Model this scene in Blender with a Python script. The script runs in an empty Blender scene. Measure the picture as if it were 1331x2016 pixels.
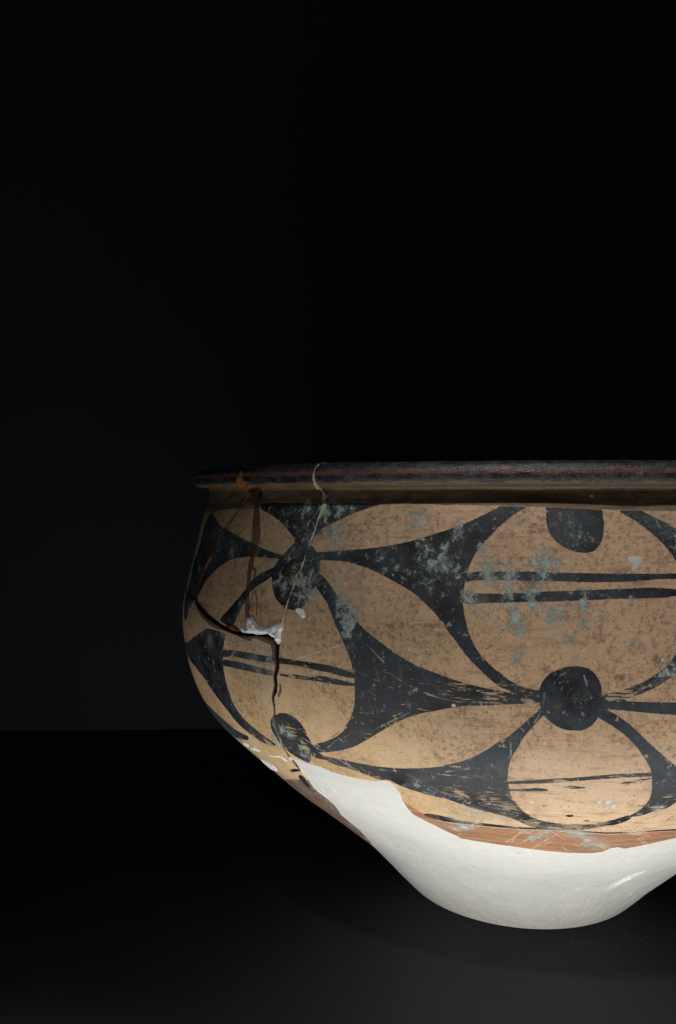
import bpy, math, random
import numpy as np
from mathutils import Vector

# ------------------------------------------------------------------ camera
sc = bpy.context.scene
C = sc.collection
cam_d = bpy.data.cameras.new('camera')
cam_d.sensor_fit = 'VERTICAL'; cam_d.sensor_height = 24.0
cam_d.lens = 24.0 * 1640.0 / 2016.0
cam_d.clip_start = 0.01; cam_d.clip_end = 50
cam = bpy.data.objects.new('camera', cam_d); C.objects.link(cam)
cam.location = (-0.10687, -0.49, 0.2248)
cam.rotation_euler = (math.radians(90) - 0.023105, 0, 0)
sc.camera = cam
cam_d.dof.use_dof = True; cam_d.dof.focus_distance = 0.335; cam_d.dof.aperture_fstop = 22

# ------------------------------------------------------------------ world and exposure
sc.view_settings.view_transform = 'Standard'; sc.view_settings.look = 'None'
sc.view_settings.exposure = 0; sc.view_settings.gamma = 1
w = bpy.data.worlds.new('World'); sc.world = w; w.use_nodes = True
bg = w.node_tree.nodes['Background']
bg.inputs[0].default_value = (0.62, 0.80, 1.0, 1); bg.inputs[1].default_value = 0.042

# ------------------------------------------------------------------ museum case lamps
def lamp(name, kind, loc, target, energy, color, **kw):
    l = bpy.data.lights.new(name, kind); l.energy = energy; l.color = color
    for k, v in kw.items(): setattr(l, k, v)
    o = bpy.data.objects.new(name, l); C.objects.link(o); o.location = loc
    o.rotation_euler = (Vector(target) - Vector(loc)).to_track_quat('-Z', 'Y').to_euler()
    return o
# small spotlight high in front of the case
lamp('ceiling_spotlight', 'SPOT', (-0.17, -0.63, 0.78), (0.10, -0.13, 0.17), 13.5, (1.0, 0.955, 0.91),
     shadow_soft_size=0.018, spot_size=math.radians(39), spot_blend=0.9)
# light strip lying on the case floor in front of the pot
lamp('floor_light_strip', 'AREA', (-0.05, -0.238, 0.008), (-0.03, -0.12, 0.075), 0.57, (1.0, 0.98, 0.945),
     shape='RECTANGLE', size=0.48, size_y=0.010)

# ------------------------------------------------------------------ traced surface data
# all outlines are (angle round the pot in degrees, distance up the outer wall in mm)
PROFILE = [(0.0668, 0.0), (0.0676, 0.0008), (0.0716, 0.005), (0.0762, 0.01), (0.0807, 0.015), (0.0853, 0.02), (0.0948, 0.03), (0.1052, 0.04), (0.117, 0.05), (0.129, 0.06), (0.141, 0.07), (0.152, 0.08), (0.163, 0.09), (0.1733, 0.1), (0.178, 0.105), (0.182, 0.11), (0.1873, 0.12), (0.191, 0.13), (0.1931, 0.14), (0.1942, 0.15), (0.1945, 0.1575), (0.1942, 0.165), (0.1932, 0.172), (0.1917, 0.18), (0.1893, 0.19), (0.1868, 0.2), (0.1845, 0.2095), (0.1826, 0.216), (0.1811, 0.2205), (0.1803, 0.2245), (0.1803, 0.2262), (0.1815, 0.2272), (0.1845, 0.2274), (0.1872, 0.228), (0.1888, 0.2297), (0.18935, 0.232), (0.189, 0.2342), (0.1876, 0.2358), (0.185, 0.2367), (0.181, 0.237)]
BLACK = {
  'dot1': [(-42.96,254.5),(-44.18,250.93),(-44.95,247.95),(-45.48,245.01),(-45.48,240.48),(-44.98,236.1),(-44.2,232.43),(-43.05,229.74),(-41.79,228.23),(-40.66,227.93),(-39.62,228.89),(-38.71,231.82),(-38.09,235.73),(-37.67,239.04),(-37.3,243.41),(-37.38,248.24),(-37.92,251.94),(-38.58,254.02),(-39.37,256.38),(-41.34,258.63)],
  'up_arm': [(-39.63,250.03),(-39.27,258.31),(-38.63,260.31),(-37.55,263.76),(-35.52,266.53),(-33.97,268.95),(-31.69,271.67),(-30.18,273.16),(-28.5,274.33),(-28.74,275.73),(-41.52,275.12),(-52.02,274.89),(-51.31,272.17),(-50.65,270.04),(-48.26,268.37),(-45.63,265.02),(-43.42,260.64),(-42.02,256.59),(-43.16,253.91)],
  'star1': [(-38.28,253.26),(-36.94,253.16),(-33.84,254.43),(-30.92,255.34),(-28.52,256.58),(-25.53,258.6),(-22.84,261.23),(-20.55,263.79),(-18.14,266.85),(-16.08,270.43),(-14.65,272.64),(-14.02,275.33),(-10.97,276.14),(-10.12,276.14),(-11.39,272.85),(-12.5,270.77),(-13.76,267.53),(-15.31,262.96),(-14.59,264.58),(-15.82,260.83),(-16.74,257.12),(-17.48,253.42),(-18.06,248.68),(-18.43,241.9),(-18.44,236.25),(-18.31,232.69),(-17.96,228.19),(-17.71,225.37),(-17.23,221.44),(-16.54,218.08),(-15.64,214.75),(-14.62,211.94),(-13.44,209.4),(-14.12,210.53),(-13.11,208.2),(-12.11,206.87),(-10.96,205.54),(-10.04,205.43),(-10.03,203.16),(-12.39,203.53),(-12.96,204.19),(-14.12,205.49),(-14.99,207.6),(-14.32,205.96),(-15.48,208.76),(-16.66,212.55),(-17.86,216.32),(-18.95,221.12),(-20.07,225.45),(-20.77,229.39),(-20.72,228.22),(-21.56,231.65),(-22.92,235.55),(-24.32,238.98),(-26.09,241.87),(-27.92,244.53),(-29.83,246.95),(-31.79,248.58),(-33.82,249.94),(-36.74,249.76),(-38.05,249.55)],
  'star2': [(-38.3,242.66),(-37.28,244.75),(-35.76,241.05),(-34.14,235.63),(-32.68,231.84),(-31.79,229.5),(-30.69,225.06),(-29.17,221.76),(-27.19,217.87),(-25.16,214.03),(-23.22,211.47),(-21.33,209.41),(-19.34,207.62),(-17.4,206.05),(-15.34,204.99),(-13.44,204.1),(-12.39,203.53),(-9.96,203.17),(-9.95,200.52),(-14.99,199.15),(-13.43,199.49),(-15.34,198.81),(-18.31,197.77),(-20.61,195.76),(-22.67,193.71),(-24.31,191.72),(-26.02,188.5),(-27.65,184.89),(-29.61,180.29),(-31.51,176.0),(-33.29,172.86),(-35.57,170.21),(-37.02,168.62),(-32.76,173.34),(-35.56,170.08),(-38.76,167.48),(-39.29,168.56),(-38.13,172.26),(-35.9,175.32),(-33.87,179.4),(-32.1,185.04),(-36.45,174.73),(-34.49,178.65),(-32.84,183.36),(-31.67,189.27),(-31.25,194.58),(-31.15,200.18),(-31.27,205.61),(-31.72,211.39),(-32.94,219.04),(-34.31,225.66),(-35.27,231.18),(-36.46,235.6),(-37.77,239.02)],
  'arm_ll': [(-45.14,245.65),(-46.45,243.94),(-48.43,241.18),(-49.86,237.62),(-50.96,233.22),(-52.76,227.95),(-54.47,223.2),(-56.41,218.83),(-55.91,217.26),(-53.97,216.36),(-52.48,217.88),(-52.08,219.5),(-51.4,223.53),(-50.5,228.16),(-49.17,233.77),(-47.97,236.41),(-46.08,239.77),(-44.91,242.87),(-44.67,244.62)],
  'star3': [(-78.4,195.66),(-70.66,199.98),(-64.1,207.53),(-59.9,212.63),(-58.26,213.04),(-53.88,213.18),(-54.21,210.08),(-54.69,206.28),(-55.17,197.0),(-55.11,190.91),(-54.62,185.0),(-54.04,178.97),(-52.68,174.69),(-50.98,171.28),(-48.94,168.83),(-47.27,166.74),(-46.14,165.22),(-47.01,163.47),(-49.23,162.74),(-51.42,164.42),(-53.43,166.27),(-55.72,169.3),(-56.75,173.4),(-58.94,177.16),(-61.47,181.34),(-63.94,186.25),(-67.81,188.95),(-73.38,190.06),(-78.03,192.36)],
  'star4': [(-44.05,250.95),(-46.05,251.46),(-49.06,253.26),(-51.77,254.89),(-54.9,257.13),(-57.1,258.36),(-59.68,260.21),(-62.59,261.46),(-66.34,265.7),(-69.55,268.53),(-70.62,267.4),(-73.88,260.77),(-73.69,254.5),(-74.17,246.68),(-77.51,238.72),(-74.47,232.57),(-76.02,223.62),(-74.61,215.21),(-73.73,210.08),(-70.41,211.72),(-69.3,217.6),(-66.39,225.37),(-64.94,229.15),(-64.29,232.6),(-62.6,236.35),(-60.23,240.84),(-57.27,245.32),(-55.13,247.33),(-52.38,248.51),(-49.84,249.02),(-47.19,248.95),(-44.91,248.98),(-44.04,249.26)],
  'edge_ll': [(-73.86,168.13),(-70.52,167.85),(-67.79,166.94),(-65.23,165.46),(-62.84,164.59),(-60.44,163.77),(-58.34,162.92),(-56.58,162.47),(-54.18,163.13),(-53.45,162.41),(-54.93,158.95),(-57.99,156.32),(-66.0,147.08),(-67.23,151.17),(-70.63,158.81)],
  'l3a': [(-55.21,205.12),(-52.15,206.41),(-48.18,207.24),(-44.49,207.33),(-42.34,207.78),(-39.9,207.79),(-37.82,207.79),(-35.47,208.08),(-33.25,207.42),(-31.4,206.34),(-31.42,203.91),(-33.27,204.29),(-33.99,204.93),(-36.26,204.86),(-38.86,205.57),(-40.78,205.5),(-42.6,204.92),(-44.52,204.54),(-47.12,204.08),(-50.0,203.74),(-51.89,203.61),(-55.35,201.43)],
  'l3a2': [(-35.18,207.61),(-33.42,207.49),(-31.54,206.32),(-30.91,205.75),(-30.92,204.11),(-31.47,203.89),(-33.44,204.46),(-35.2,204.83)],
  'l3b': [(-55.18,200.92),(-51.97,201.52),(-49.45,202.0),(-47.18,201.77),(-44.59,201.71),(-43.61,201.76),(-43.68,199.27),(-45.94,199.02),(-48.4,198.82),(-51.77,198.38),(-55.37,197.49)],
  'l3c': [(-42.68,201.01),(-40.86,201.09),(-39.98,201.8),(-38.71,201.76),(-37.28,202.11),(-35.7,203.25),(-34.02,202.93),(-31.44,202.2),(-31.45,200.78),(-33.69,200.45),(-35.94,200.49),(-37.31,200.38),(-38.95,200.12),(-40.89,199.98),(-42.71,199.88)],
  'l3c2': [(-35.23,202.58),(-34.04,202.54),(-32.71,202.01),(-30.94,202.19),(-30.96,200.92),(-33.3,200.36),(-35.26,200.49)],
  'dot3': [(-43.73,182.62),(-43.04,183.68),(-41.6,184.13),(-40.56,182.91),(-39.64,180.51),(-39.23,177.72),(-38.91,174.16),(-38.61,171.77),(-38.26,170.05),(-38.76,167.48),(-39.67,165.48),(-39.8,163.57),(-40.81,159.08),(-42.03,160.43),(-43.35,161.49),(-44.35,163.18),(-45.12,166.48),(-45.59,170.28),(-45.94,173.38),(-45.75,176.81),(-45.14,179.8),(-44.32,181.61)],
  'star5': [(-39.34,168.18),(-38.22,168.38),(-37.22,166.8),(-35.91,166.73),(-33.78,166.9),(-31.38,166.86),(-29.08,167.03),(-26.09,168.25),(-23.25,169.9),(-20.86,172.01),(-18.87,174.67),(-17.26,177.5),(-15.7,181.33),(-14.48,184.83),(-13.43,187.42),(-13.84,185.84),(-12.81,189.09),(-11.51,193.63),(-10.37,197.48),(-9.95,199.09),(-9.23,197.15),(-9.65,196.31),(-10.22,193.87),(-11.07,190.54),(-11.78,187.15),(-12.36,183.13),(-13.1,178.26),(-13.41,173.82),(-13.51,167.82),(-13.29,162.15),(-12.82,156.48),(-12.75,156.87),(-11.91,150.66),(-10.78,145.2),(-9.4,141.85),(-7.33,140.22),(-5.28,140.02),(-2.83,141.02),(-1.22,143.97),(0.1,147.16),(1.39,150.13),(1.93,146.61),(0.56,141.55),(-1.12,139.51),(-2.57,136.97),(-4.05,134.26),(-5.96,134.65),(-7.43,136.42),(-9.24,133.9),(-11.15,135.89),(-12.56,141.0),(-14.8,144.4),(-17.47,146.35),(-19.6,149.88),(-21.69,153.68),(-21.44,152.92),(-23.36,153.92),(-25.23,155.86),(-27.1,158.03),(-28.39,160.78),(-29.49,159.1),(-30.94,160.39),(-32.98,162.3),(-34.82,162.74),(-36.25,163.47),(-37.54,163.92),(-36.08,164.89),(-39.42,163.9)],
  'low_line': [(-25.66,135.36),(-24.03,136.48),(-20.75,134.5),(-21.39,133.93),(-19.15,133.46),(-16.67,133.85),(-14.24,133.94),(-11.85,133.74),(-9.25,134.6),(-5.97,134.82),(-1.16,133.76),(2.51,133.45),(9.71,133.13),(11.6,133.0),(11.89,131.39),(10.03,131.16),(2.91,131.94),(-1.04,132.14),(-4.7,133.04),(-9.21,132.48),(-11.84,131.6),(-14.28,131.25),(-17.26,130.7),(-20.06,130.31),(-23.22,129.95),(-23.64,130.87),(-25.81,132.54)],
  'dot2': [(-6.3,214.75),(-7.43,214.31),(-8.56,212.82),(-9.41,210.75),(-9.97,208.19),(-10.21,205.15),(-10.2,201.1),(-9.94,198.06),(-9.58,195.54),(-8.78,193.06),(-7.76,191.2),(-6.61,190.6),(-5.47,190.94),(-4.63,192.75),(-4.02,195.65),(-3.76,198.74),(-3.69,202.79),(-3.74,207.29),(-4.04,210.24),(-4.6,212.66),(-5.31,214.23)],
  'arm_ur': [(-3.87,203.79),(-3.66,204.8),(-2.17,205.61),(-0.75,207.38),(0.4,208.87),(1.85,211.79),(3.03,214.69),(4.13,219.02),(5.26,223.33),(5.12,215.07),(4.08,211.95),(2.88,209.3),(1.43,206.38),(-0.01,204.4),(-1.72,202.27),(4.15,201.61),(5.19,201.68),(5.29,195.97),(4.22,196.92),(2.26,197.38),(0.79,197.83),(-0.67,198.44),(-2.98,199.04),(-3.84,199.24)],
  'star6': [(-3.98,199.74),(-3.05,198.78),(-2.1,197.03),(-0.91,194.23),(0.33,190.57),(1.29,187.09),(2.44,183.76),(3.65,179.98),(4.93,176.57),(6.21,173.6),(7.38,162.79),(6.29,158.47),(5.69,153.62),(4.4,153.23),(3.25,149.19),(1.7,147.86),(1.34,149.39),(2.08,152.19),(2.71,157.33),(2.94,162.51),(2.69,167.99),(2.46,171.43),(2.07,175.88),(1.38,179.52),(0.5,183.54),(-0.49,187.37),(-1.57,190.55),(-2.77,193.39),(-4.16,196.16)],
  'l4a': [(-13.74,167.18),(-11.27,168.54),(-9.0,169.81),(-6.6,170.95),(-4.52,171.9),(-2.29,172.86),(-0.03,173.31),(2.49,173.68),(2.59,171.74),(0.05,171.5),(-2.21,170.79),(-4.46,170.06),(-6.56,169.09),(-8.97,167.78),(-11.26,166.68),(-13.75,165.63)],
  'l4b': [(-13.76,163.09),(-11.25,164.34),(-9.86,165.32),(-8.45,164.17),(-10.46,162.97),(-13.77,161.96)],
  'l4c': [(-7.58,166.57),(-6.52,167.19),(-5.59,166.93),(-4.35,166.4),(-5.86,165.48),(-6.94,165.78)],
  'l4d': [(-1.35,168.49),(0.88,170.31),(2.61,171.42),(2.65,170.76),(1.08,169.51),(-0.41,168.17)],
  'l1a': [(-18.66,246.8),(-16.95,248.0),(-15.19,248.15),(-15.2,248.15),(-12.16,248.38),(-9.16,248.19),(-4.69,248.06),(-0.17,248.02),(4.96,248.05),(6.06,248.07),(5.98,245.8),(4.88,245.84),(2.84,245.89),(0.52,245.26),(-1.75,244.75),(-4.73,244.69),(-7.69,244.82),(-10.66,244.91),(-15.17,244.81),(-17.07,244.63),(-18.62,243.69)],
  'l1b': [(-18.71,239.55),(-15.14,239.91),(-12.15,240.4),(-9.19,241.22),(-6.25,241.78),(-3.29,242.22),(-0.3,242.61),(1.98,242.89),(3.51,242.71),(4.76,242.18),(5.82,241.64),(5.77,240.15),(4.67,239.69),(3.4,239.08),(1.12,238.92),(-1.87,238.76),(-4.82,238.19),(-7.02,237.74),(-9.21,237.36),(-12.15,236.97),(-15.12,236.41),(-18.66,235.45)],
  'eye1': [(-9.24,276.93),(-9.32,270.55),(-9.3,266.83),(-9.09,263.69),(-8.64,261.1),(-7.89,258.55),(-7.0,256.78),(-5.95,255.64),(-4.74,255.41),(-3.97,256.34),(-3.32,258.39),(-2.97,261.21),(-2.79,264.31),(-2.7,266.91),(-2.8,269.54),(-2.88,276.94)],
  'arm_top': [(-2.17,276.42),(-0.85,271.25),(0.35,269.02),(1.53,266.13),(2.7,262.75),(3.72,259.4),(4.57,255.82),(5.11,252.5),(6.06,247.92),(6.64,263.48),(5.55,264.8),(4.32,267.16),(3.25,269.01),(1.88,271.25),(0.73,276.42)],
  'smear4': [(-6.51,148.46),(-5.68,149.14),(-5.41,147.85),(-5.89,146.49),(-6.46,147.25)],
  'smear5': [(-4.15,144.39),(-3.29,144.87),(-3.26,143.59),(-3.99,143.46)],
  'smear_left': [(-48.5,144.72),(-45.75,150.06),(-44.45,151.18),(-44.38,149.66),(-46.4,146.44),(-48.24,143.36)],
  'smear_left2': [(-46.14,144.51),(-45.18,144.67),(-45.67,139.89),(-46.93,131.37),(-48.46,129.73),(-48.19,135.1),(-47.75,139.94)],
}
PLASTER = [(-126.8,43.94),(-66.8,43.94),(-55.04,58.79),(-53.86,65.21),(-50.45,79.89),(-49.24,91.21),(-48.38,101.73),(-46.19,114.63),(-45.62,124.89),(-46.38,131.54),(-44.72,144.72),(-44.48,151.67),(-44.65,156.51),(-45.14,158.91),(-42.62,159.13),(-40.89,158.7),(-38.89,158.94),(-37.23,157.48),(-35.07,156.89),(-32.49,157.1),(-30.45,157.17),(-29.27,159.25),(-28.34,159.0),(-27.76,156.8),(-27.53,150.89),(-27.82,144.85),(-27.87,137.38),(-27.6,131.8),(-26.5,127.6),(-24.77,122.39),(-23.34,118.05),(-21.96,115.03),(-21.63,113.09),(-17.35,112.27),(-13.15,111.15),(-10.35,110.24),(-7.52,108.93),(-4.11,108.54),(-0.48,109.42),(1.33,111.44),(2.08,115.03),(3.15,115.49),(4.41,113.2),(7.4,115.68),(9.29,118.46),(11.73,121.49),(13.43,123.31)]
FILL = {
  'filler': [(-51.25,217.65),(-50.08,217.85),(-49.14,216.88),(-48.9,217.94),(-49.34,219.75),(-49.37,222.01),(-48.32,222.8),(-47.38,221.19),(-46.68,219.39),(-45.16,219.16),(-43.77,221.06),(-42.64,222.28),(-42.23,224.16),(-42.09,220.32),(-42.3,218.08),(-42.33,214.83),(-42.94,213.61),(-43.42,214.28),(-43.62,215.83),(-44.82,216.66),(-46.07,215.92),(-47.67,215.36),(-48.8,215.22),(-49.97,214.82),(-50.68,216.05)],
  'filler2': [(-40.36,228.7),(-39.74,229.26),(-39.02,228.94),(-38.69,226.28),(-38.92,225.41),(-39.48,226.03),(-40.07,227.18)],
  'filler3': [(-0.37,254.09),(0.44,254.29),(1.39,254.08),(1.29,251.55),(0.63,249.78),(0.31,249.03),(-0.03,251.05)],
  'filler4': [(-59.85,151.67),(-57.42,153.78),(-57.19,152.28),(-57.93,150.11),(-61.08,146.9),(-62.34,146.52)],
  'filler5': [(-57.58,150.55),(-54.61,154.4),(-53.53,154.12),(-53.56,152.72),(-56.66,149.24),(-58.79,147.37)],
  'filler6': [(-51.68,153.02),(-49.07,155.62),(-47.52,157.25),(-46.24,157.31),(-45.25,156.5),(-44.55,155.88),(-45.66,154.74),(-46.66,155.6),(-48.36,155.42),(-50.74,153.36)],
  'filler7': [(-59.44,139.15),(-56.37,140.75),(-54.46,140.37),(-54.52,136.85),(-57.55,130.91),(-63.4,124.54),(-63.9,128.51)],
  'gouge_lip': [(11.11,52.52),(11.11,61.0),(12.11,67.5),(12.77,71.22),(13.7,75.43),(16.2,77.08),(16.1,72.9),(15.23,64.29),(14.25,61.69),(13.17,55.42),(12.11,51.52)],
  'resin_p': [(-52.82,295.2),(-53.26,294.34),(-53.63,292.72),(-54.0,290.54),(-54.74,287.61),(-57.12,281.75),(-56.02,280.44),(-54.62,279.78),(-53.76,280.9),(-51.29,286.32),(-51.56,287.57),(-51.93,288.55),(-52.19,290.21),(-52.44,291.93),(-52.4,293.88)],
  'resin_q': [(-55.78,280.22),(-54.43,279.89),(-53.06,281.63),(-49.92,286.21),(-51.68,280.15),(-51.4,278.36),(-51.25,274.93),(-51.86,274.16),(-52.76,277.38),(-53.57,278.36),(-54.3,277.62),(-55.28,277.86)],
}
GOUGE = [(12.42,57.45),(12.13,65.48),(13.42,68.53),(14.36,66.12),(13.72,60.97),(12.57,56.83)]
SEAM = {
  'glue': [(-38.01,303.08,0.42),(-37.77,296.39,0.42),(-37.97,293.33,0.62),(-38.09,290.66,0.83),(-38.03,289.41,1.25),(-38.01,287.4,1.25),(-38.98,280.93,1.28),(-38.67,279.3,1.92),(-38.34,277.11,2.55),(-38.38,274.89,1.7),(-38.18,273.5,2.33),(-38.35,271.51,1.69),(-38.58,268.94,1.06),(-38.87,265.55,0.63),(-39.19,260.53,0.38),(-39.58,256.08,0.38),(-39.96,251.62,0.32),(-40.29,246.62,0.51),(-40.7,242.7,0.25),(-41.4,236.5,0.32),(-41.79,232.03,0.51),(-42.02,228.16,0.25),(-42.25,223.69,0.19),(-42.29,223.49,0.19)],
  'resin2': [(-63.23,248.1,0.49),(-63.47,246.42,1.73),(-64.06,244.33,2.24),(-64.68,242.22,2.24),(-65.23,239.98,1.75)],
  'resin3': [(-54.27,216.53,0.92),(-53.43,216.19,1.6),(-52.4,216.06,2.27),(-51.5,215.87,1.8),(-50.92,215.66,0.9)],
  'glue2': [(-44.96,180.23,0.65),(-45.11,176.64,1.09),(-44.96,172.82,1.09),(-44.74,168.91,0.87),(-44.93,165.22,0.66),(-44.97,161.86,0.44)],
}
STAIN = {
  'a': [(-53.31,280.46,9.43),(-52.84,276.69,8.47),(-52.31,272.43,5.15),(-51.87,268.13,6.05),(-51.29,263.32,6.94),(-50.85,258.59,7.37),(-50.9,254.44,6.44),(-50.79,249.72,4.59),(-50.72,245.6,4.58),(-50.58,240.93,4.11),(-50.31,237.5,3.64),(-50.14,233.47,4.08),(-49.75,228.41,4.06),(-49.26,221.74,4.04)],
  'b': [(-56.52,276.03,1.49),(-58.45,266.38,1.87),(-61.48,255.82,2.29),(-63.14,247.14,2.7),(-65.24,239.46,2.73),(-67.17,229.0,1.98),(-66.52,224.02,3.14)],
  'c': [(-64.91,221.16,3.48),(-62.08,218.57,4.38),(-58.84,216.3,3.8),(-56.2,215.07,2.79),(-53.21,214.94,1.82),(-46.57,214.71,2.17),(-44.5,213.39,1.71)],
  'd': [(-46.07,215.76,1.95),(-44.77,214.92,2.15),(-43.88,212.83,1.92),(-43.62,209.93,1.49),(-43.57,206.1,1.06)],
  'e': [(-42.6,196.03,1.06),(-42.57,193.8,1.27),(-43.06,190.95,1.06)],
  'f': [(-50.56,213.82,1.34),(-49.34,212.94,1.77),(-47.9,213.02,1.32)],
  'g': [(-50.72,245.6,0.9),(-49.15,242.45,1.34),(-48.98,237.86,1.11),(-48.68,231.62,0.89),(-48.86,226.43,0.66)],
  'h': [(-48.37,234.58,0.66),(-47.58,230.27,0.88),(-47.31,223.6,0.66)],
}
CRACK = {
  'v': [(-43.42,214.12,2.39),(-43.05,213.18,2.39),(-43.13,207.41,2.12),(-43.04,203.6,2.12),(-43.48,199.48,1.6),(-43.42,196.15,1.6),(-43.62,193.2,1.87),(-44.11,190.33,1.07),(-44.13,187.11,0.8),(-44.28,182.85,0.54),(-44.69,180.43,0.41),(-44.69,171.01,0.41),(-44.75,163.93,0.41),(-44.53,157.92,0.83),(-44.55,154.23,0.83),(-44.78,149.19,0.56)],
  'h': [(-66.24,222.54,1.16),(-64.18,220.82,1.14),(-61.54,218.8,1.12),(-58.92,217.48,1.09),(-56.67,216.36,0.81),(-55.04,215.3,1.06),(-53.21,214.66,1.05),(-50.57,214.33,1.29),(-48.79,214.77,1.27),(-46.6,215.93,1.5),(-44.8,216.01,1.73),(-43.55,215.15,1.96)],
  's1': [(-37.8,303.08,0.34),(-37.77,293.32,0.33),(-37.92,290.11,0.33),(-38.58,280.22,0.34),(-38.07,277.38,0.34),(-38.01,274.07,0.34),(-38.22,271.23,0.34),(-38.58,266.69,0.34),(-39.03,260.54,0.34),(-39.69,253.31,0.34),(-40.14,246.65,0.34),(-40.98,239.35,0.34),(-41.63,232.08,0.34),(-42.09,223.75,0.34),(-42.1,223.01,0.34)],
  's3': [(-55.62,277.28,0.24),(-58.45,266.38,0.24),(-61.48,255.82,0.24),(-63.28,247.76,0.25),(-65.4,240.07,0.38),(-67.03,228.39,0.63),(-66.41,223.41,0.88)],
  'rs': [(-54.93,278.8,0.71),(-53.0,274.26,0.23),(-51.39,263.31,0.18),(-50.92,250.29,0.18),(-50.71,239.73,0.23),(-49.99,231.21,0.22),(-49.31,221.09,0.22)],
}
SCRATCH = [[(-29.62,217.94),(-28.71,215.32),(-27.31,211.55)],[(-26.8,207.76),(-25.15,204.87),(-23.23,202.07),(-21.05,200.12),(-18.91,199.18),(-13.43,200.26)],[(-17.03,205.37),(-16.51,202.41),(-16.25,198.58)],[(-14.83,204.84),(-14.73,199.21),(-14.61,196.11)],[(-28.73,184.36),(-26.87,188.4),(-25.3,191.6),(-23.95,193.67)],[(-23.53,206.97),(-23.48,203.05)],[(-9.61,204.48),(-9.81,199.11),(-10.36,194.37)],[(-12.15,190.31),(-12.0,185.46)],[(-13.17,187.38),(-13.1,179.46)],[(-11.44,194.7),(-11.07,191.07)],[(-7.14,217.85),(-6.58,215.46)],[(-10.66,168.71),(-9.8,166.88)],[(-4.18,241.7),(-3.62,240.22),(-2.59,239.74),(-1.84,240.5),(-1.43,242.25)],[(-13.15,111.56),(-11.26,118.77),(-9.58,126.68)],[(-7.74,131.31),(-5.4,122.48),(-2.99,116.94)],[(-9.65,130.44),(-6.92,121.95),(-4.89,117.54)],[(-4.95,128.52),(-2.37,123.14),(2.08,115.03)],[(-21.04,122.41),(-17.06,136.98)],[(2.74,133.6),(4.8,126.62)],[(3.27,134.41),(5.76,125.36)],[(3.86,134.65),(6.46,125.12)],[(4.3,135.09),(7.33,123.79)],[(-38.84,174.84),(-37.49,171.29)],[(-39.35,176.39),(-37.88,171.66)],[(-40.27,173.8),(-38.5,171.86)],[(-38.53,171.35),(-37.38,169.39)],[(-35.41,167.31),(-32.73,162.7)],[(-34.05,166.17),(-32.09,160.88)],[(-31.65,163.54),(-29.5,158.9)],[(-20.61,169.24),(-17.82,171.87)],[(-29.18,165.51),(-26.94,165.94)],[(-21.54,157.8),(-19.09,154.71)],[(-40.55,206.96),(-31.71,218.16)],[(-40.66,242.16),(-42.7,238.37)],[(1.67,53.26),(5.53,55.18)],[(-10.4,72.21),(-5.9,72.67)],[(-44.26,144.19),(-49.3,100.28)],[(-43.38,144.22),(-44.77,120.81)],[(-42.56,145.32),(-44.5,126.57)],[(-53.4,215.15),(-51.86,214.68)],[(-51.83,205.99),(-52.57,203.25),(-54.05,201.26)],[(-34.22,178.18),(-33.46,176.07)],[(-21.66,167.66),(-13.47,167.14)],[(-44.14,177.37),(-43.1,171.62)],[(-43.38,179.79),(-42.75,170.55)],[(3.53,135.84),(4.71,130.11),(6.93,119.57)],[(4.21,129.01),(5.52,123.48),(7.92,113.68)],[(4.53,128.21),(5.34,124.89),(6.78,118.73)],[(2.19,139.61),(3.39,134.35),(5.59,124.71)],[(4.66,130.6),(5.94,124.58),(8.33,113.92)],[(-14.2,115.37),(-12.75,123.01),(-10.83,132.8)],[(-10.31,118.18),(-9.39,124.22),(-8.12,131.91)],[(-12.06,115.3),(-11.34,119.41),(-10.31,124.6)],[(-10.84,127.89),(-10.19,130.7),(-9.25,133.93)],[(-8.8,115.89),(-7.6,124.15),(-5.97,134.72)],[(-13.33,115.63),(-12.22,126.92),(-10.83,141.1)],[(-10.46,107.84),(-9.4,114.46),(-7.96,123.28)],[(-8.54,115.38),(-7.46,119.51),(-5.89,124.66)],[(-21.52,120.54),(-20.73,124.2),(-19.67,128.6)],[(-22.72,113.69),(-20.99,119.5),(-18.72,126.89)],[(-21.25,117.54),(-20.1,123.13),(-18.6,130.18)],[(-21.44,122.32),(-19.87,125.75),(-17.72,129.62)],[(-8.02,124.51),(-6.62,119.37),(-4.26,110.53)],[(-12.77,133.46),(-11.95,131.31),(-10.68,127.08)],[(-8.22,128.42),(-7.15,124.33),(-5.36,117.0)],[(-12.02,142.66),(-10.93,137.85),(-9.13,129.27)],[(-2.87,123.19),(-1.45,120.82),(0.89,116.13)],[(-0.72,111.06),(0.55,109.45),(2.67,105.84)],[(-0.17,118.27),(0.59,116.13),(1.87,111.97)],[(-3.78,126.56),(-2.93,124.83),(-1.52,121.25)],[(-40.83,148.21),(-40.58,141.27),(-40.62,128.72)],[(-40.17,147.95),(-40.13,141.96),(-40.47,131.12)],[(-41.89,134.73),(-41.65,127.9),(-41.74,115.62)],[(-23.15,211.48),(-23.74,212.08)],[(-28.34,207.92),(-28.66,208.6)],[(-21.36,204.33),(-21.02,203.66)],[(-43.56,247.07),(-44.28,241.43)],[(-39.2,236.21),(-38.41,239.56)],[(-31.1,221.16),(-30.22,217.89)],[(-28.66,212.13),(-28.22,206.39)],[(-53.56,203.27),(-53.86,209.6)],[(-56.08,208.5),(-56.72,211.47)],[(-59.07,203.83),(-58.5,198.1)],[(-8.65,211.0),(-8.18,214.33)],[(-5.57,211.29),(-5.25,207.66)],[(-7.5,210.94),(-7.24,208.41)]]
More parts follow.
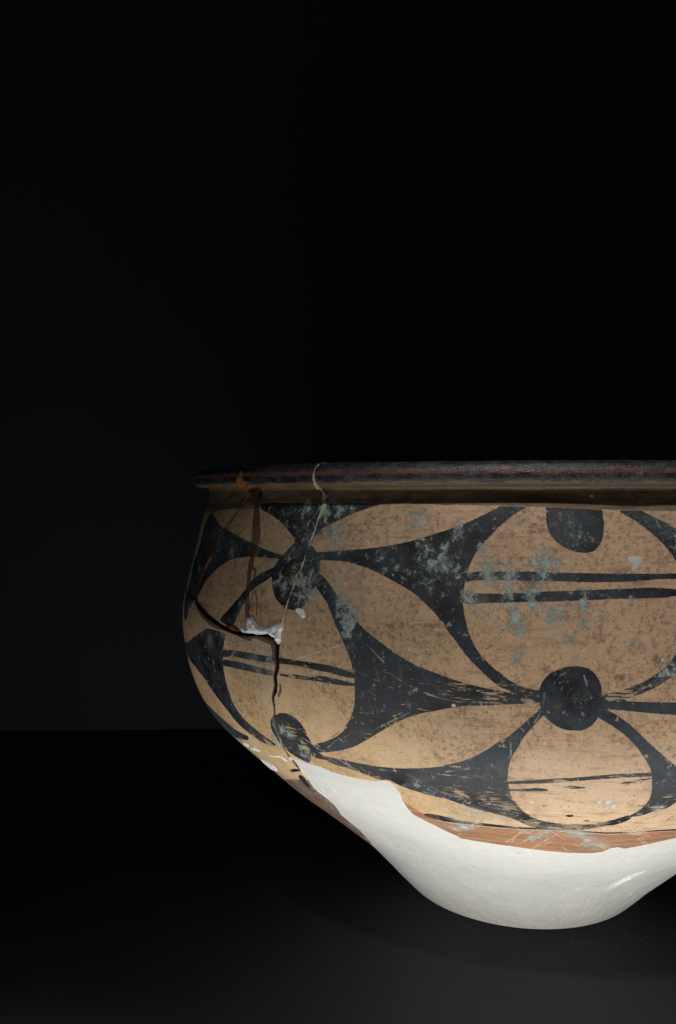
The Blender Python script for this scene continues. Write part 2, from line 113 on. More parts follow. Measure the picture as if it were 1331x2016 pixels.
PATINA = [(-32.72,261.8,6.1,0.5),(-35.65,259.0,4.6,1),(-36.78,262.08,2.9,0.8),(-32.83,259.29,2.0,0.8),(-30.62,263.63,2.8,0.6),(-28.24,259.71,2.4,0.7),(-25.72,259.92,3.9,0.5),(-24.43,270.58,3.4,0.9),(-24.44,264.84,2.2,1),(-29.8,268.91,4.4,0.5),(-18.94,264.32,3.1,0.8),(-17.46,265.77,1.9,0.7),(-19.3,260.36,1.5,1),(-23.99,255.08,3.1,1),(-22.79,257.17,1.9,0.9),(-20.64,257.33,2.7,0.7),(-19.11,255.5,3.1,0.8),(-21.12,250.45,5.0,0.9),(-22.29,248.38,3.9,0.9),(-19.88,247.67,4.6,0.9),(-25.64,245.98,3.1,0.8),(-26.69,248.82,2.8,0.7),(-28.88,254.58,2.0,0.8),(-28.51,247.97,2.0,0.7),(-22.78,243.44,4.2,0.8),(-20.12,244.75,3.8,0.7),(-18.42,248.78,3.8,0.8),(-16.73,252.78,3.4,0.8),(-15.82,248.06,3.4,0.9),(-17.21,244.11,3.0,0.9),(-18.02,240.22,3.0,0.9),(-16.86,237.52,3.0,0.8),(-13.53,240.7,4.1,0.9),(-15.51,244.28,2.3,0.8),(-14.34,236.87,1.9,0.9),(-15.98,232.94,3.4,0.6),(-12.96,234.23,3.0,1),(-12.52,230.95,3.3,1),(-12.14,227.33,2.2,0.9),(-14.84,227.54,2.6,0.5),(-10.52,239.64,3.3,1),(-9.09,253.22,4.5,1),(-10.11,248.46,4.5,1),(-8.27,251.37,2.6,0.8),(-13.39,247.3,2.6,0.9),(-13.52,252.04,1.5,0.9),(-12.99,243.19,0.9,0.9),(-8.64,235.53,2.2,0.9),(-8.65,232.77,2.2,1),(-8.24,230.06,2.2,0.7),(-5.37,239.38,1.8,1),(-5.42,234.79,2.7,1),(-5.71,232.59,2.2,0.8),(-6.87,240.24,1.1,1),(-7.34,229.58,2.6,0.8),(-7.51,226.49,2.2,0.9),(-6.84,224.55,2.2,0.9),(-5.22,228.44,4.0,0.5),(-4.15,228.48,3.3,0.5),(-0.26,235.82,1.5,0.9),(-0.36,233.45,1.3,0.9),(0.06,223.7,2.2,0.8),(-9.69,222.68,1.6,0.7),(-13.03,218.45,2.2,1),(-8.43,222.8,1.3,0.7),(3.18,229.42,4.4,0.5),(-1.34,263.79,1.3,1),(-1.26,261.89,1.1,1),(-2.43,251.52,1.5,0.5),(-1.31,251.16,1.5,0.6),(-6.56,216.28,1.4,0.9),(-7.55,211.12,1.4,0.44000000000000006),(-5.54,202.08,4.0,0.385),(-5.13,203.98,2.2,0.44000000000000006),(-7.39,206.55,1.4,0.385),(-8.13,197.1,3.3,0.275),(-6.81,196.31,2.5,0.22000000000000003),(2.93,212.34,2.9,0.8),(2.62,268.62,4.5,0.6),(-5.61,264.72,6.0,0.55),(-7.63,262.76,4.1,0.5),(-4.53,260.91,3.4,0.4),(-11.9,270.48,3.4,0.5),(4.21,262.82,3.7,0.6),(-40.67,245.47,6.3,0.7),(-42.9,238.49,6.0,0.7),(-39.4,239.34,5.0,0.9),(-39.49,234.03,5.0,0.9),(-38.55,245.88,4.2,0.7),(-42.49,251.65,5.2,0.7),(-40.51,262.82,6.4,0.8),(-44.2,266.99,5.7,0.6),(-37.93,269.16,6.3,0.9),(-35.5,269.71,4.6,0.9),(-40.81,271.71,4.7,0.8),(-34.0,270.87,2.9,0.8),(-35.44,240.22,2.9,0.9),(-34.43,235.3,2.8,0.9),(-32.78,230.64,3.2,1),(-31.95,226.86,3.2,1),(-32.49,221.74,2.4,1),(-31.66,215.07,2.4,0.6),(-62.34,255.39,6.4,0.7),(-56.27,252.72,5.7,0.7),(-50.49,251.39,4.5,0.6),(-71.17,253.91,5.8,0.6),(-69.35,238.31,5.2,0.6),(-45.81,249.97,2.6,0.6),(-49.19,239.08,3.1,0.6),(-58.06,207.96,9.4,0.35),(-51.5,224.75,2.7,0.5),(-56.47,192.07,4.7,0.3),(-54.76,176.97,4.6,0.3),(-43.3,175.53,3.0,0.8),(-45.57,169.81,2.6,1),(-42.62,169.55,3.9,0.6),(-40.52,164.46,3.0,0.8),(-55.02,202.48,2.8,0.6),(-47.45,205.32,6.6,0.4),(-45.38,205.24,4.3,0.6),(-63.76,197.43,5.9,0.3),(-32.07,247.02,6.0,0.4),(-34.1,240.5,3.2,0.4),(-14.51,209.2,1.8,0.4),(-25.03,159.49,4.4,0.7),(-22.82,157.92,4.3,0.5),(4.5,150.54,2.7,0.8),(-16.49,160.2,3.8,0.3),(-20.13,146.41,8.0,0.5),(-17.52,144.99,6.0,0.6),(-13.63,141.31,5.2,0.6),(-7.56,135.66,4.4,0.7),(-3.95,131.57,4.4,0.8),(-1.01,120.66,4.5,0.8),(-19.56,129.09,4.1,0.9),(-22.1,124.88,2.9,0.9),(-17.93,133.16,2.9,0.8),(-10.08,123.68,2.9,0.6),(-8.77,129.93,2.4,0.6),(-2.55,126.31,3.2,0.7),(-0.91,257.16,0.6,0.5)]
WEAR = [(-18.88,204.44,9.3,0.7),(-14.51,203.58,9.2,0.8),(-11.85,206.88,5.5,0.8),(-11.31,202.29,4.6,0.8),(-16.67,206.88,4.6,0.6),(-1.35,205.08,5.0,1),(-2.4,204.13,3.6,1),(0.24,206.93,3.6,0.7),(-41.92,175.29,6.4,0.8),(-40.43,168.65,6.4,0.9),(-44.78,164.96,5.7,0.9),(-37.51,164.2,5.4,0.8),(-33.62,163.16,6.2,0.8),(-30.18,160.1,6.1,0.8),(-22.37,168.03,11.6,0.5),(-19.61,158.46,11.7,0.7),(-15.94,157.33,9.6,0.8),(-13.55,151.13,7.8,0.9),(-10.31,139.39,7.9,0.9),(-5.67,138.79,9.8,0.9),(-1.89,141.94,7.8,0.8),(-31.53,182.07,8.0,0.5),(-30.17,181.7,5.9,0.7),(-25.36,193.48,4.8,0.6),(-22.94,194.4,4.8,0.7),(-28.5,193.19,3.9,0.4),(4.09,154.56,5.7,0.9),(4.73,161.09,5.6,0.7),(2.1,148.77,3.8,0.8),(-12.91,161.76,5.7,0.8),(-41.67,202.72,2.9,0.8),(-38.3,203.27,5.1,0.8),(-34.47,203.93,4.0,0.6),(-40.74,207.43,3.3,0.8),(-49.65,207.57,3.1,0.6),(-52.19,204.0,3.2,0.8),(-44.48,201.31,5.4,0.7),(-3.35,169.67,7.4,0.7),(-1.17,171.74,7.4,0.8),(-7.76,165.97,11.2,0.9),(0.64,169.31,7.4,0.8),(-6.07,166.29,5.6,0.5),(-31.21,225.08,2.8,0.4),(-29.73,219.61,2.7,0.4),(-48.5,168.68,4.5,0.8),(-48.06,164.86,4.5,1),(-51.49,166.02,3.7,0.8),(-52.78,166.28,4.6,0.6),(-19.15,138.02,10.1,0.8),(-12.99,135.38,8.0,0.8),(-5.4,132.79,12.0,0.9),(3.57,134.26,11.9,1),(-24.49,134.21,4.1,0.6),(-41.4,243.16,6.4,0.5),(-42.58,234.25,4.3,0.5),(-48.37,230.33,3.1,0.6),(-40.43,200.11,2.9,1),(-39.16,200.53,2.5,1),(-37.55,200.88,2.0,0.8),(-28.34,206.34,11.7,0.45),(-24.66,201.72,11.5,0.45),(-29.85,191.54,11.8,0.45),(-15.81,166.03,11.4,0.45),(-19.35,167.02,11.5,0.45),(-21.95,162.94,11.7,0.45)]
NECK_SHADOW_EDGE = [(-68.1,267.94),(-63.19,269.33),(-58.39,270.64),(-55.34,272.05),(-50.62,273.21),(-46.0,273.82),(-38.33,274.13),(-26.21,273.76),(-15.4,273.24),(-7.81,272.62),(-2.0,271.96),(5.85,271.15)]
HAZE = [(-50.85,211.94,4.5,0.7),(-47.42,212.61,4.4,0.8),(-44.85,210.93,3.9,0.9),(-44.62,203.43,3.0,0.9),(-44.67,195.68,2.6,0.9),(-45.12,187.49,2.6,0.8),(-46.01,179.77,2.6,0.6),(-46.07,198.25,2.6,0.6),(-65.71,212.71,5.0,0.8),(-61.93,210.84,3.4,0.6),(-69.48,217.34,3.1,0.6),(-58.94,208.71,4.8,0.5),(-54.87,211.88,3.7,0.6),(-47.47,204.2,3.5,0.5),(-47.01,217.6,2.2,0.4),(-46.52,200.23,3.0,0.6),(-65.2,141.53,4.1,0.8),(-56.26,146.85,3.8,0.8),(-53.25,142.6,3.8,0.8),(-52.54,132.6,3.8,0.6),(-52.44,120.96,3.4,0.5),(-50.8,108.83,2.4,0.7),(-51.62,85.84,2.5,0.9),(-54.0,67.79,2.6,1),(-52.92,160.18,2.3,0.5),(-34.1,240.5,4.5,0.6),(-31.63,236.95,4.4,0.5),(-33.41,244.74,3.6,0.5),(-19.54,129.64,3.7,0.8),(-21.34,124.6,3.3,0.8),(-9.38,125.19,4.1,0.6),(-4.49,128.74,5.2,0.7),(-1.48,121.8,4.9,0.8),(0.4,117.73,4.1,0.8),(-8.14,132.34,4.0,0.5),(-11.58,128.42,2.8,0.4),(-58.56,267.11,3.8,0.5),(-50.97,226.07,2.2,0.4),(-16.28,235.71,3.7,0.5),(-13.55,245.4,4.5,0.5),(-8.66,230.03,5.5,0.3),(-29.45,233.42,5.9,0.25),(-20.09,189.36,4.1,0.5),(-18.42,185.83,3.8,0.5),(-44.08,253.6,3.0,0.3),(-55.09,114.56,2.5,0.8),(-58.4,99.78,2.5,0.8),(-56.59,87.5,2.6,0.8),(-51.19,132.3,2.8,0.8),(-52.15,137.64,2.8,0.8),(-2.7,157.99,1.5,1.5),(-1.91,157.72,1.5,1.6),(-1.06,155.64,1.5,1.6),(-0.35,154.14,1.1,1.3),(4.98,155.16,1.7,1.3),(4.49,153.72,1.5,1.2),(-20.69,135.63,3.3,1),(-18.24,143.51,3.6,1),(-22.36,143.49,3.2,0.8),(-14.97,140.4,3.2,0.8),(-3.89,130.51,3.6,1.2),(-2.11,125.23,3.6,1.2),(0.24,119.5,2.9,1.2),(-20.05,127.01,2.9,1.3),(-18.26,133.88,2.8,1.1),(-21.76,124.15,2.5,1.2),(-9.48,122.85,2.5,1),(-8.43,130.09,2.4,1),(-1.97,157.72,1.9,1.9),(-0.89,154.89,1.7,1.9),(-2.89,158.3,1.3,1.6)]
TAN_STROKES = [[(-31.96,164.08,0.03),(-31.31,162.09,0.14),(-30.43,158.35,0.01)],[(-33.11,164.7,0.04),(-32.6,163.12,0.18),(-31.91,160.17,0.02)],[(-37.78,166.93,0.02),(-36.79,166.11,0.1),(-35.4,164.38,0.01)],[(-35.57,165.2,0.02),(-35.02,163.67,0.1),(-34.25,160.79,0.01)],[(-36.43,165.96,0.02),(-35.66,165.14,0.08),(-34.58,163.4,0.01)],[(-31.55,162.56,0.04),(-30.86,160.98,0.18),(-29.9,157.89,0.02)],[(-37.41,166.91,0.03),(-36.58,165.58,0.13),(-35.42,163.06,0.01)],[(-32.19,164.98,0.02),(-31.39,163.24,0.08),(-30.27,160.02,0.01)],[(-31.3,164.48,0.03),(-30.47,162.91,0.13),(-29.28,159.95,0.01)],[(-39.36,175.9,0.05),(-38.68,173.76,0.23),(-37.75,170.01,0.02)],[(-39.71,177.04,0.04),(-38.98,175.23,0.18),(-37.96,172.01,0.02)],[(-42.43,173.32,0.03),(-42.08,172.73,0.17),(-41.61,171.39,0.02)],[(-43.51,175.69,0.03),(-42.85,175.16,0.15),(-41.94,173.92,0.01)],[(-43.59,166.1,0.02),(-43.29,164.65,0.08),(-42.96,161.88,0.01)],[(-22.79,160.53,0.03),(-21.73,158.89,0.14),(-20.19,155.52,0.01)],[(-22.31,158.96,0.03),(-21.35,157.21,0.13),(-19.95,153.62,0.01)],[(-25.69,165.71,0.04),(-24.65,164.49,0.18),(-23.13,162.15,0.02)],[(-19.75,154.68,0.03),(-18.85,155.08,0.17),(-17.53,155.02,0.02)],[(-22.27,158.5,0.03),(-21.67,156.68,0.17),(-20.79,153.03,0.02)],[(-23.4,158.73,0.03),(-22.88,158.02,0.17),(-22.15,156.32,0.02)],[(-27.81,158.42,0.03),(-27.41,157.16,0.15),(-26.89,154.49,0.02)],[(-23.07,158.53,0.03),(-22.24,156.46,0.15),(-21.03,152.36,0.02)],[(-17.26,156.53,0.04),(-16.63,155.27,0.18),(-15.7,152.71,0.02)],[(-18.18,154.41,0.02),(-17.13,152.46,0.11),(-15.56,148.62,0.01)],[(-19.47,158.95,0.03),(-18.91,158.16,0.16),(-18.1,156.33,0.02)],[(-14.7,148.69,0.02),(-14.14,147.7,0.1),(-13.3,145.51,0.01)],[(-16.07,154.12,0.04),(-15.01,151.17,0.2),(-13.36,145.56,0.02)],[(-16.7,155.07,0.04),(-16.12,154.16,0.18),(-15.24,152.19,0.02)],[(-15.15,145.77,0.04),(-14.42,144.88,0.22),(-13.32,142.77,0.02)],[(-20.42,159.6,0.05),(-19.48,158.09,0.25),(-18.11,154.94,0.02)],[(-19.88,159.17,0.04),(-19.21,158.26,0.19),(-18.22,156.25,0.02)],[(-14.82,152.39,0.04),(-14.09,150.13,0.2),(-12.96,145.79,0.02)],[(-22.19,157.57,0.02),(-21.49,156.69,0.12),(-20.47,154.69,0.01)],[(-17.34,152.44,0.03),(-16.43,151.31,0.14),(-15.07,148.84,0.01)],[(-20.84,159.89,0.02),(-19.82,158.4,0.09),(-18.31,155.28,0.01)],[(-20.4,161.1,0.04),(-19.47,159.43,0.21),(-18.09,156.03,0.02)],[(-15.84,155.93,0.05),(-14.68,154.4,0.24),(-12.91,151.36,0.02)],[(-17.7,168.87,0.03),(-16.97,168.61,0.17),(-15.89,167.81,0.02)],[(-20.2,179.47,0.02),(-19.47,179.34,0.08),(-18.38,178.79,0.01)],[(-19.67,179.44,0.03),(-18.84,178.79,0.15),(-17.61,177.44,0.01)],[(-18.2,160.32,0.03),(-17.41,160.38,0.14),(-16.25,159.98,0.01)],[(-20.15,171.56,0.02),(-19.08,171.66,0.11),(-17.5,171.38,0.01)],[(-17.6,158.86,0.03),(-17.08,159.38,0.13),(-16.33,159.66,0.01)],[(-20.12,172.25,0.03),(-19.02,172.6,0.13),(-17.4,172.7,0.01)],[(-25.09,169.77,0.02),(-24.27,170.31,0.09),(-23.08,170.69,0.01)],[(-27.07,167.67,0.02),(-25.65,168.76,0.12),(-23.62,169.87,0.01)],[(-22.05,171.2,0.03),(-20.71,171.86,0.15),(-18.77,172.39,0.01)],[(-22.82,171.98,0.02),(-22.04,172.03,0.12),(-20.89,171.69,0.01)],[(-13.73,160.79,0.03),(-13.34,159.44,0.16),(-12.75,156.71,0.02)],[(-13.29,160.56,0.03),(-13.01,159.21,0.14),(-12.59,156.47,0.01)],[(-13.98,162.87,0.03),(-13.67,161.03,0.13),(-13.21,157.55,0.01)],[(-13.6,159.32,0.02),(-13.19,157.75,0.09),(-12.55,154.54,0.01)],[(-13.25,155.05,0.02),(-12.93,153.11,0.1),(-12.44,149.45,0.01)],[(-10.72,141.6,0.03),(-10.15,142.25,0.16),(-9.28,142.48,0.02)],[(-5.93,140.4,0.03),(-4.98,137.78,0.17),(-3.44,132.87,0.02)],[(-7.64,136.72,0.02),(-6.91,135.52,0.11),(-5.77,132.89,0.01)],[(-5.29,140.5,0.03),(-4.59,138.92,0.15),(-3.47,135.71,0.02)],[(-11.96,149.49,0.02),(-11.22,145.86,0.1),(-10.04,139.31,0.01)],[(-4.4,141.17,0.04),(-3.69,139.34,0.2),(-2.55,135.73,0.02)],[(-4.78,138.07,0.02),(-3.69,136.57,0.1),(-1.94,133.38,0.01)],[(-5.71,139.7,0.03),(-5.25,138.96,0.15),(-4.5,137.09,0.01)],[(-6.01,140.65,0.05),(-5.13,138.72,0.23),(-3.71,134.92,0.02)],[(-8.43,142.54,0.04),(-7.58,140.74,0.19),(-6.25,137.19,0.02)],[(-8.33,142.93,0.04),(-7.84,141.42,0.22),(-7.07,138.36,0.02)],[(-5.12,142.54,0.03),(-4.54,142.41,0.16),(-3.63,141.47,0.02)],[(-6.32,137.27,0.03),(-5.85,135.99,0.16),(-5.1,133.25,0.02)],[(-3.43,137.46,0.03),(-2.99,138.06,0.14),(-2.27,138.2,0.01)],[(0.29,143.74,0.03),(0.69,145.79,0.13),(1.34,148.07,0.01)],[(-0.35,145.72,0.03),(0.12,146.42,0.15),(0.87,146.76,0.01)],[(-1.7,143.0,0.04),(-1.36,143.85,0.18),(-0.79,144.39,0.02)],[(-0.2,143.0,0.04),(0.3,144.19,0.19),(1.11,145.24,0.02)],[(-1.48,142.57,0.01),(-1.17,143.33,0.07),(-0.66,143.74,0.01)],[(-0.73,173.16,0.05),(-0.39,172.74,0.25),(0.14,171.75,0.03)],[(-0.48,173.42,0.03),(-0.1,172.95,0.16),(0.49,171.87,0.02)],[(-1.62,174.28,0.05),(-1.34,174.06,0.23),(-0.9,173.36,0.02)],[(1.12,172.93,0.03),(1.64,172.37,0.13),(2.45,171.15,0.01)],[(-3.74,171.97,0.02),(-3.36,171.51,0.1),(-2.78,170.43,0.01)],[(-1.55,172.44,0.05),(-1.25,172.1,0.25),(-0.77,171.21,0.02)],[(-0.04,172.87,0.05),(0.44,172.38,0.23),(1.2,171.27,0.02)],[(-10.52,163.83,0.04),(-10.04,163.58,0.18),(-9.31,162.78,0.02)],[(-12.68,164.04,0.04),(-12.41,163.87,0.19),(-12.0,163.19,0.02)],[(-13.64,161.84,0.03),(-13.29,161.69,0.15),(-12.76,161.02,0.02)],[(-12.44,163.91,0.02),(-11.99,163.52,0.11),(-11.32,162.5,0.01)],[(-3.83,204.67,0.02),(-3.23,205.58,0.12),(-2.33,206.64,0.01)],[(1.75,209.76,0.03),(2.22,210.16,0.14),(2.94,210.47,0.01)],[(0.04,205.91,0.01),(0.6,206.87,0.07),(1.45,208.03,0.01)],[(-3.08,205.1,0.03),(-2.72,205.82,0.15),(-2.18,206.62,0.02)],[(-1.19,204.27,0.03),(-0.8,204.85,0.17),(-0.21,205.42,0.02)],[(-3.91,203.59,0.03),(-3.37,204.43,0.13),(-2.55,205.4,0.01)],[(1.84,208.02,0.02),(2.32,209.09,0.08),(3.06,210.41,0.01)],[(1.27,207.2,0.03),(1.6,207.67,0.14),(2.09,208.1,0.01)],[(-0.44,205.17,0.02),(0.07,206.2,0.11),(0.83,207.47,0.01)],[(0.74,206.87,0.03),(1.23,207.98,0.17),(1.97,209.35,0.02)],[(-0.47,204.41,0.01),(-0.05,205.14,0.07),(0.59,205.95,0.01)],[(-3.62,204.31,0.02),(-3.03,205.22,0.08),(-2.14,206.3,0.01)],[(-0.84,203.91,0.02),(-0.54,204.49,0.08),(-0.09,205.06,0.01)],[(3.77,153.34,0.04),(3.86,155.66,0.22),(4.08,158.29,0.02)],[(4.97,161.19,0.02),(5.22,162.15,0.12),(5.63,163.14,0.01)],[(1.59,154.09,0.04),(1.84,154.89,0.2),(2.26,155.48,0.02)],[(3.0,156.15,0.04),(3.02,157.7,0.19),(3.12,159.34,0.02)],[(1.4,152.56,0.03),(1.43,155.23,0.14),(1.54,158.35,0.01)],[(1.71,153.46,0.05),(1.88,154.19,0.26),(2.19,154.7,0.03)],[(2.68,154.97,0.05),(2.88,155.85,0.25),(3.23,156.58,0.02)],[(4.94,158.42,0.04),(5.13,158.6,0.22),(5.47,158.37,0.02)],[(5.14,149.29,0.02),(5.15,150.65,0.11),(5.23,151.97,0.01)],[(-48.39,165.18,0.02),(-47.58,164.82,0.09),(-46.5,163.71,0.01)],[(-47.95,163.88,0.02),(-47.35,163.96,0.11),(-46.56,163.53,0.01)],[(-53.39,167.18,0.04),(-52.62,167.06,0.19),(-51.64,166.3,0.02)],[(-48.52,167.67,0.02),(-47.94,167.51,0.12),(-47.17,166.74,0.01)],[(-56.42,161.49,0.03),(-55.36,161.82,0.14),(-54.08,161.56,0.01)],[(-53.22,162.36,0.05),(-52.19,162.9,0.22),(-50.89,163.03,0.02)],[(-50.73,165.55,0.03),(-50.07,165.49,0.13),(-49.22,164.84,0.01)],[(-48.84,164.31,0.03),(-48.37,164.06,0.17),(-47.79,163.14,0.02)],[(-18.23,204.65,0.01),(-17.33,204.57,0.07),(-16.0,204.13,0.01)],[(-14.47,202.29,0.02),(-13.72,202.07,0.11),(-12.61,201.44,0.01)],[(-18.83,205.01,0.03),(-17.9,204.59,0.14),(-16.52,203.65,0.01)],[(-20.19,205.57,0.02),(-19.54,205.35,0.09),(-18.57,204.72,0.01)],[(-13.08,210.26,0.02),(-12.83,209.47,0.08),(-12.45,208.01,0.01)],[(-11.75,208.9,0.03),(-11.56,208.35,0.15),(-11.27,207.25,0.02)],[(-14.34,212.07,0.03),(-14.03,211.53,0.16),(-13.55,210.44,0.02)],[(-11.18,204.72,0.03),(-10.99,204.49,0.17),(-10.7,203.85,0.02)],[(-15.19,211.17,0.03),(-14.92,210.1,0.15),(-14.51,208.22,0.02)],[(-12.4,206.95,0.02),(-12.02,206.43,0.1),(-11.44,205.35,0.01)],[(-12.83,210.01,0.02),(-12.64,209.73,0.09),(-12.34,209.03,0.01)],[(-42.05,202.47,0.02),(-41.1,202.82,0.12),(-39.73,202.98,0.01)],[(-39.71,203.11,0.02),(-38.9,203.23,0.1),(-37.73,203.06,0.01)],[(-41.16,204.3,0.02),(-40.7,204.47,0.09),(-40.01,204.41,0.01)],[(-39.83,203.72,0.03),(-39.01,203.68,0.16),(-37.81,203.28,0.02)],[(-37.91,201.86,0.04),(-37.09,201.99,0.18),(-35.9,201.86,0.02)],[(-40.03,200.66,0.04),(-39.14,200.96,0.19),(-37.85,201.05,0.02)],[(-36.11,201.26,0.03),(-35.46,201.29,0.13),(-34.5,201.0,0.01)],[(-37.39,200.68,0.02),(-36.63,201.19,0.12),(-35.53,201.61,0.01)],[(-38.98,201.76,0.04),(-38.53,201.9,0.21),(-37.87,201.79,0.02)],[(-41.02,200.47,0.05),(-40.05,200.75,0.24),(-38.65,200.82,0.02)],[(-34.89,202.81,0.04),(-34.32,202.52,0.18),(-33.49,201.79,0.02)],[(-35.59,203.91,0.04),(-35.05,203.42,0.18),(-34.26,202.37,0.02)],[(-33.43,203.91,0.03),(-33.12,203.38,0.17),(-32.65,202.28,0.02)],[(-49.04,205.16,0.03),(-48.39,205.0,0.14),(-47.45,204.42,0.01)],[(-52.76,202.89,0.04),(-52.19,203.32,0.19),(-51.36,203.58,0.02)],[(-52.9,206.64,0.02),(-52.37,206.81,0.12),(-51.6,206.7,0.01)],[(-53.51,205.55,0.03),(-53.38,204.54,0.16),(-53.21,202.67,0.02)],[(-52.05,205.85,0.04),(-51.54,205.78,0.19),(-50.79,205.32,0.02)],[(-26.77,190.61,0.01),(-26.09,191.53,0.07),(-25.09,192.57,0.01)],[(-26.36,190.73,0.03),(-25.9,191.83,0.14),(-25.23,193.14,0.01)],[(-26.23,188.65,0.02),(-25.52,190.59,0.12),(-24.48,193.12,0.01)],[(-26.78,186.14,0.01),(-26.2,187.48,0.06),(-25.35,189.11,0.01)],[(-27.97,186.55,0.02),(-27.29,187.8,0.09),(-26.3,189.3,0.01)],[(-27.15,187.93,0.03),(-26.28,189.6,0.15),(-25.02,191.73,0.01)],[(-27.53,186.24,0.01),(-26.93,188.08,0.06),(-26.07,190.45,0.01)],[(-27.46,185.99,0.02),(-26.89,187.27,0.1),(-26.07,188.82,0.01)],[(-36.21,171.83,0.03),(-35.74,173.09,0.17),(-35.1,174.53,0.02)],[(-35.35,174.15,0.02),(-34.79,175.69,0.08),(-34.01,177.53,0.01)],[(-33.94,176.55,0.02),(-33.28,178.33,0.08),(-32.37,180.54,0.01)],[(-50.5,234.46,0.03),(-50.1,236.1,0.15),(-49.49,238.22,0.01)],[(-50.57,232.36,0.02),(-50.13,233.94,0.09),(-49.46,235.96,0.01)],[(-50.44,234.59,0.02),(-50.26,236.01,0.1),(-49.96,237.8,0.01)],[(-30.59,223.63,0.03),(-30.45,222.33,0.13),(-30.24,220.1,0.01)],[(-30.49,222.92,0.03),(-30.53,221.88,0.14),(-30.57,220.03,0.01)],[(-31.77,226.71,0.02),(-31.59,226.16,0.12),(-31.31,225.05,0.01)],[(-21.62,206.54,0.03),(-20.76,206.12,0.13),(-19.47,205.2,0.01)],[(-21.29,203.48,0.02),(-20.67,202.89,0.08),(-19.75,201.71,0.01)],[(-23.35,204.99,0.02),(-22.44,205.01,0.12),(-21.1,204.72,0.01)]]
